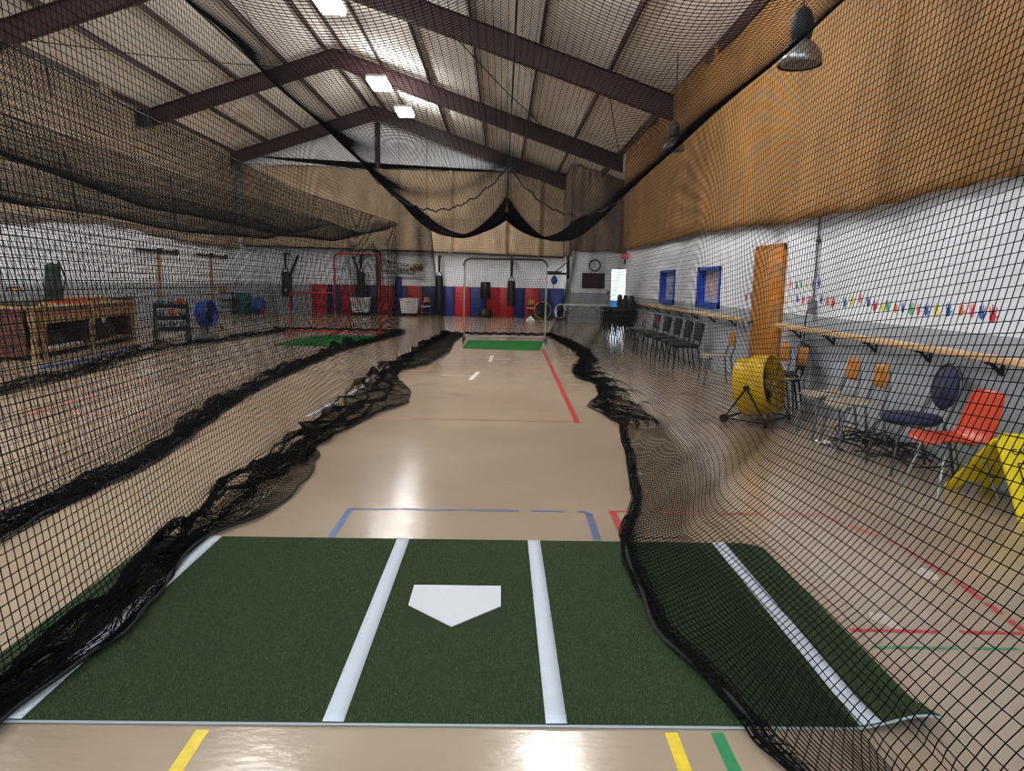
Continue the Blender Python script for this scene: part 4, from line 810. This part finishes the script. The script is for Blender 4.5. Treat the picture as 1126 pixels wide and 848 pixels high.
for x, y, lb in ((-4.2, 11.3, 'hung above the lane, fourth from the end wall'), (-4.2, 4.5, 'closest to the batting mat on the ridge row'), (.9, 10.6, 'added as fill on the right slope, high above the near cage net'), (-9.0, 10.6, 'added as fill on the left slope above the left cage')):  # the two slope lights are unseen fixtures added to brighten roof and walls
    hibay(x, y, min(7.7, roof_z(x)-.6), 'glowing rectangular light '+lb)

# ------------------------------------------------------------ banner
x0, z0 = onY(421, 305, YF-.1); x1, z1 = onY(467.5, 281, YF-.1); cx_, cz_ = (x0+x1)/2, (z0+z1)/2; w, h = x1-x0, z1-z0
t = thing('wall_banner', 'white banner with black and gold lettering on the far wall', 'banner', (cx_, YF-.09, cz_))
obj('cloth', MB().grid(lambda u, v: (-w/2+w*u, .012*math.sin(9*u+2*v), -h/2+h*v), 20, 10), MT['paper'], t, .006)
obj('swoosh', MB().poly([(-w*.42, -.03, h*.34), (-w*.3, -.03, h*.18), (w*.1, -.03, h*.14), (w*.12, -.03, h*.09), (-w*.3, -.03, h*.1), (-w*.36, -.03, h*.02)], (0, .004, 0)), MT['ink'], t)
obj('gold_wing', MB().poly([(w*.12, -.03, h*.12), (w*.46, -.03, h*.12), (w*.46, -.03, h*.05), (w*.18, -.03, h*.02)], (0, .004, 0)).poly([(w*.15, -.03, -h*.02), (w*.46, -.03, h*.02), (w*.44, -.03, -h*.2), (w*.15, -.03, -h*.2)], (0, .004, 0)), MT['gold'], t)
rx = (PI/2, 0, 0)
obj('dark_ribbon', MB().poly([(-w*.4, -.03, -h*.06), (w*.13, -.03, -h*.02), (w*.13, -.03, h*.13), (-w*.38, -.03, h*.13)], (0, .004, 0)), MT['ink'], t); text('WASHINGTON', .22, (-w*.13, -.045, h*.045), rx, MT['white'], t, sx=.85); text('INDOOR', .17, (w*.02, -.04, -h*.14), rx, MT['ink'], t); text('LIVO', .27, (w*.3, -.045, -h*.08), rx, MT['ink'], t); text('TAYLORVILLE', .23, (-w*.1, -.04, -h*.28), rx, MT['ink'], t)

# ------------------------------------------------------------ workbench on the left
WB = Vector((-8.33, 12.85, 0)); rzb = .11
t = thing('workbench', 'long open framed wooden workbench along the left wall', 'workbench', WB, rzb)
L_, Wd, Hh = 4.65, 2.3, .94
obj('worktop', MB().rbox((-Wd/2, L_/2, Hh-.02), (Wd+.06, L_+.06, .05), .008, 1), MT['wood'], t)
obj('end_panel', MB().span((-Wd, -.01, .06), (-.1, .02, Hh-.05)), MT['brownp'], t)
obj('apron', MB().span((-.05, 0, Hh-.32), (-.01, L_, Hh-.05)), MT['tan'], t)
for k, y in enumerate((.06, .38, 2.35, 4.55)):
    obj('post', MB().span((-.02, y-.05, 0), (.06, y+.05, Hh+(.06 if k in (1, 2) else -.04))), MT['wood'], t)
for y in (.1, 2.35, 4.55): obj('post', MB().span((-Wd, y-.05, 0), (-Wd+.09, y+.05, Hh-.05)), MT['wood'], t)
obj('bottom_shelf', MB().span((-Wd, .02, .1), (0, L_, .13)), MT['tan'], t); obj('back_panel', MB().span((-.75, .02, .13), (-.73, L_, Hh-.05)), MT['board'], t)  # back panel set forward and dark, standing in for shade in the bays
obj('divider', MB().span((-.72, 2.32, .13), (-.1, 2.36, Hh-.05)), MT['board'], t)
Rz = Matrix.Rotation(rzb, 3, 'Z')
def onb(x, y, z=Hh+.006): return WB+Rz @ Vector((x, y, z))
g = MB(); 
for k in range(3): g.rbox((.0, .0, .0), (.01, .01, .01), .001, 1)
def lumpy(r, h, seed, n=16, m=14, sq=1.):
    def f(u, v):
        a = 2*PI*u; rr = r*(1-.25*v)*(1+.10*math.sin(5*a+seed+6*v)+.06*math.sin(11*v+seed*2+a))*(1 if 0 < v < 1 else .05); return (rr*math.cos(a), rr*math.sin(a)*sq, h*v)
    return MB().grid(f, n+1, m)
t = thing('equipment_bag', 'tall dark green equipment bag standing on the workbench', 'bag', onb(-.75, 2.5), rzb); obj('body', lumpy(.17, .82, 2, 24, 20), MT['greendk'], t); obj('strap', MB().tube([(.2, -.1, .15), (.3, -.1, .5), (.18, -.1, .85)], .02, 6), MT['black'], t); obj('pocket', MB().rbox((.03, -.15, .3), (.2, .1, .3), .04), MT['dark'], t)
t = thing('duffel_bag', 'grey duffel bag lying on the near end of the workbench', 'bag', onb(-.42, .5, Hh+.14), rzb); obj('body', MB().rbox((0, 0, 0), (.75, .3, .26), .1, 4), MT['grey'], t); obj('handle', MB().tube([(-.15, -.1, .12), (-.1, -.14, .2), (.1, -.14, .2), (.15, -.1, .12)], .012, 6), MT['black'], t)
tag(obj('softball', MB().lathe([(.001, -.05)]+[(.05*math.sin(a), -.05*math.cos(a)) for a in np.linspace(.2, PI-.2, 9)]+[(.001, .05)], n=16), MT['signy']), 'yellow ball resting on the grey duffel bag', 'ball', None, onb(-.46, .5, Hh+.316))
tag(obj('black_board', MB().rbox((0, 0, .03), (.5, 2.4, .05), .01), MT['black']), 'long black board lying on the workbench top', 'board', None, onb(-1.4, 3.0), rzb)
tag(obj('red_tray', MB().rbox((0, 0, .03), (.4, 1.5, .06), .02), mat('red_lacquer', S(190, 60, 40), .5)), 'flat red tray on the workbench edge', 'tray', None, onb(-.5, 2.9), rzb)
tag(obj('plank_stack', MB().rbox((0, 0, .05), (.8, .95, .09), .01), MT['wood']), 'pale boards piled at the far end of the workbench', 'boards', None, onb(-.8, 4.0), rzb)
tag(obj('storage_bin', MB().rbox((0, 0, .17), (.5, .9, .3), .03), MT['blackm']), 'dark bin on the lower shelf of the workbench, far bay', 'bin', None, onb(-.4, 3.5, .131), rzb)
tag(obj('storage_bin', MB().rbox((0, 0, .15), (.4, .8, .26), .03), MT['housing']), 'dark grey bin on the lower shelf of the workbench, middle bay', 'bin', None, onb(-.5, 1.5, .131), rzb)
tag(obj('white_board', MB().rbox((0, 0, .02), (.14, 1.5, .03), .005), MT['white']), 'white plank on the lower shelf of the workbench', 'board', None, onb(-.15, 1.4, .131), rzb)
tag(obj('dark_cabinet', MB().rbox((0, 0, .5), (.5, .5, 1.0), .02).rbox((.1, -.255, .55), (.25, .02, .6), .01), mat('maroon_cabinet', S(70, 30, 38), .5)), 'narrow dark maroon cabinet at the far end of the workbench', 'cabinet', None, (-9.35, 17.85, 0), rzb)
g = MB().tube([(fl(45, 406)[0], fl(45, 406)[1], .03), (fl(90, 398)[0], fl(90, 398)[1], .03), (fl(120, 391)[0], fl(120, 391)[1], .03), (fl(150, 383)[0], fl(150, 383)[1], .03)], .018, 8)
tag(obj('blue_hose', g, MT['blue']), 'blue hose lying along the foot of the workbench', 'hose')
# weight rack
x, y = fl(190, 374)
t = thing('dumbbell_rack', 'black A-frame dumbbell rack on the left floor between workbench and blue fan', 'rack', (x, y, 0), .5)
for s in (-1, 1): obj('side_frame', MB().bar((s*.36, -.35, .03), (s*.36, .15, .88), .07).bar((s*.36, .38, .03), (s*.36, .1, .84), .07).bar((s*.36, -.45, .03), (s*.36, .45, .03), .07), MT['blackm'], t)
for k, (z, y_) in enumerate(((.26, -.2), (.52, -.05), (.8, .08))): obj('shelf', MB().bar((-.36, y_-.08, z), (.36, y_-.08, z), .05).bar((-.36, y_+.1, z+.04), (.36, y_+.1, z+.04), .05), MT['blackm'], t)
db = None; i = 0; Rr = Matrix.Rotation(.5, 3, 'Z')
cn = {'teal': 'teal', 'grey': 'grey', 'redm': 'red', 'steel': 'silver', 'orange': 'orange'}
for k, (z, y_, cols) in enumerate(((.26, -.2, ['grey', 'steel', 'grey']), (.52, -.05, ['grey', 'orange', 'steel']), (.8, .08, ['teal', 'grey', 'redm']))):
    for j, c in enumerate(cols):
        p = Vector((x, y, 0))+Rr @ Vector((-.22+.22*j, y_+.01, z+.135))
        T = Matrix.Rotation(PI/2, 3, 'X'); g = MB().lathe([(.02, -.15), (.07, -.14), (.08, -.1), (.07, -.06), (.018, -.05), (.018, .05), (.07, .06), (.08, .1), (.07, .14), (.02, .15)], n=12, T=T)
        tag(obj('dumbbell', g, MT[c]), '%s dumbbell at the %s of the %s shelf of the black rack' % (cn[c], ('left', 'middle', 'right')[j], ('bottom', 'middle', 'top')[k]), 'dumbbell', 'dumbbells on the black rack', p, .5)
# T-shaped wall bars
for k, (pa, pb, pc, pd) in enumerate((((150, 274.5), (196, 276.5), (177, 276), (177, 332)), ((217, 279.5), (250, 281.5), (234, 281), (234, 328)))):
    ya, za = onX(*pa, XL+.12); yb, zb = onX(*pb, XL+.12); yc, zc = onX(*pc, XL+.12); _, zd = onX(*pd, XL+.12)
    t = thing('wall_barbell_bracket', ('wooden wall post with a black bar across its top, nearer one', 'wooden wall post with a black bar across its top, further one')[k], 'wall bar', (XL, yc, 0))
    obj('post', MB().span((.0, -.07, max(0, zd-.1)), (.07, .05, zc)), MT['wood'], t); obj('bar', MB().tube([(.12, ya-yc, zc), (.12, yb-yc, zc)], .04, 8), MT['blackm'], t)
    obj('hook', MB().rbox((.08, 0, zc), (.14, .16, .18), .02).rbox((.1, yb-yc-.1, zc), (.1, .12, .2), .02), MT['blackm'], t)
# corner things
x, z = onY(247, 345, 30); t = thing('low_rack', 'low black metal rack beside the blue drum fan', 'rack', (x-.1, 30.3, 0)); 
for s in (-1, 1): obj('leg', MB().bar((s*.35, 0, 0), (s*.35, 0, .95), .05), MT['blackm'], t)
for z in (.3, .6, .9): obj('crossbar', MB().bar((-.45, 0, z), (.45, 0, z), .04), MT['blackm'], t)
x, z = onY(240, 330, 30); tag(obj('cardboard_box', MB().rbox((0, 0, .0), (.3, .25, .25), .01, 1), MT['tan']), 'small brown box on the low black rack', 'box', None, (x+.02, 30.3, 1.046))
t = thing('equipment_drum', 'green padded drum in the left far corner', 'drum', (onY(268, 340, 31.6)[0], 31.6, 0)); obj('body', MB().lathe([(.3, 0), (.34, .05), (.34, .75), (.3, .85), (.02, .87)], n=24), MT['green'], t); obj('rim', MB().tube([(.345*math.cos(a), .345*math.sin(a), .6) for a in np.linspace(0, 2*PI, 25)[:-1]], .012, 6, True), MT['black'], t)
g = MB().lathe([(.001, 0)]+[(.36*math.sin(a), .36-.36*math.cos(a)) for a in np.linspace(.15, PI-.15, 14)]+[(.001, .72)], n=28); tag(obj('exercise_ball', g, MT['ball']), 'large blue exercise ball in the left far corner', 'ball', None, (onY(284, 340, 31.3)[0], 31.3, 0))
g = MB().lathe([(.001, 0)]+[(.12*math.sin(a), .12-.12*math.cos(a)) for a in np.linspace(.15, PI-.15, 9)]+[(.001, .24)], n=18); tag(obj('medicine_ball', g, MT['padr']), 'small red ball on the floor beside the blue exercise ball', 'ball', None, (onY(291, 343, 31.2)[0], 31.0, 0))

# ------------------------------------------------------------ light and look
w = bpy.data.worlds.new('world'); scene.world = w; w.use_nodes = True; w.node_tree.nodes['Background'].inputs[0].default_value = (.80, .90, 1.0, 1); w.node_tree.nodes['Background'].inputs[1].default_value = 2.0
vs_ = scene.view_settings; vs_.view_transform = 'Standard'; vs_.look = 'None'; vs_.gamma = 1; vs_.use_curve_mapping = False; vs_.exposure = 0.66
scene.cycles.max_bounces = 8; scene.cycles.use_denoising = True; scene.cycles.denoising_prefilter = 'ACCURATE'; scene.cycles.filter_width = 1.1; scene.cycles.sample_clamp_indirect = 6
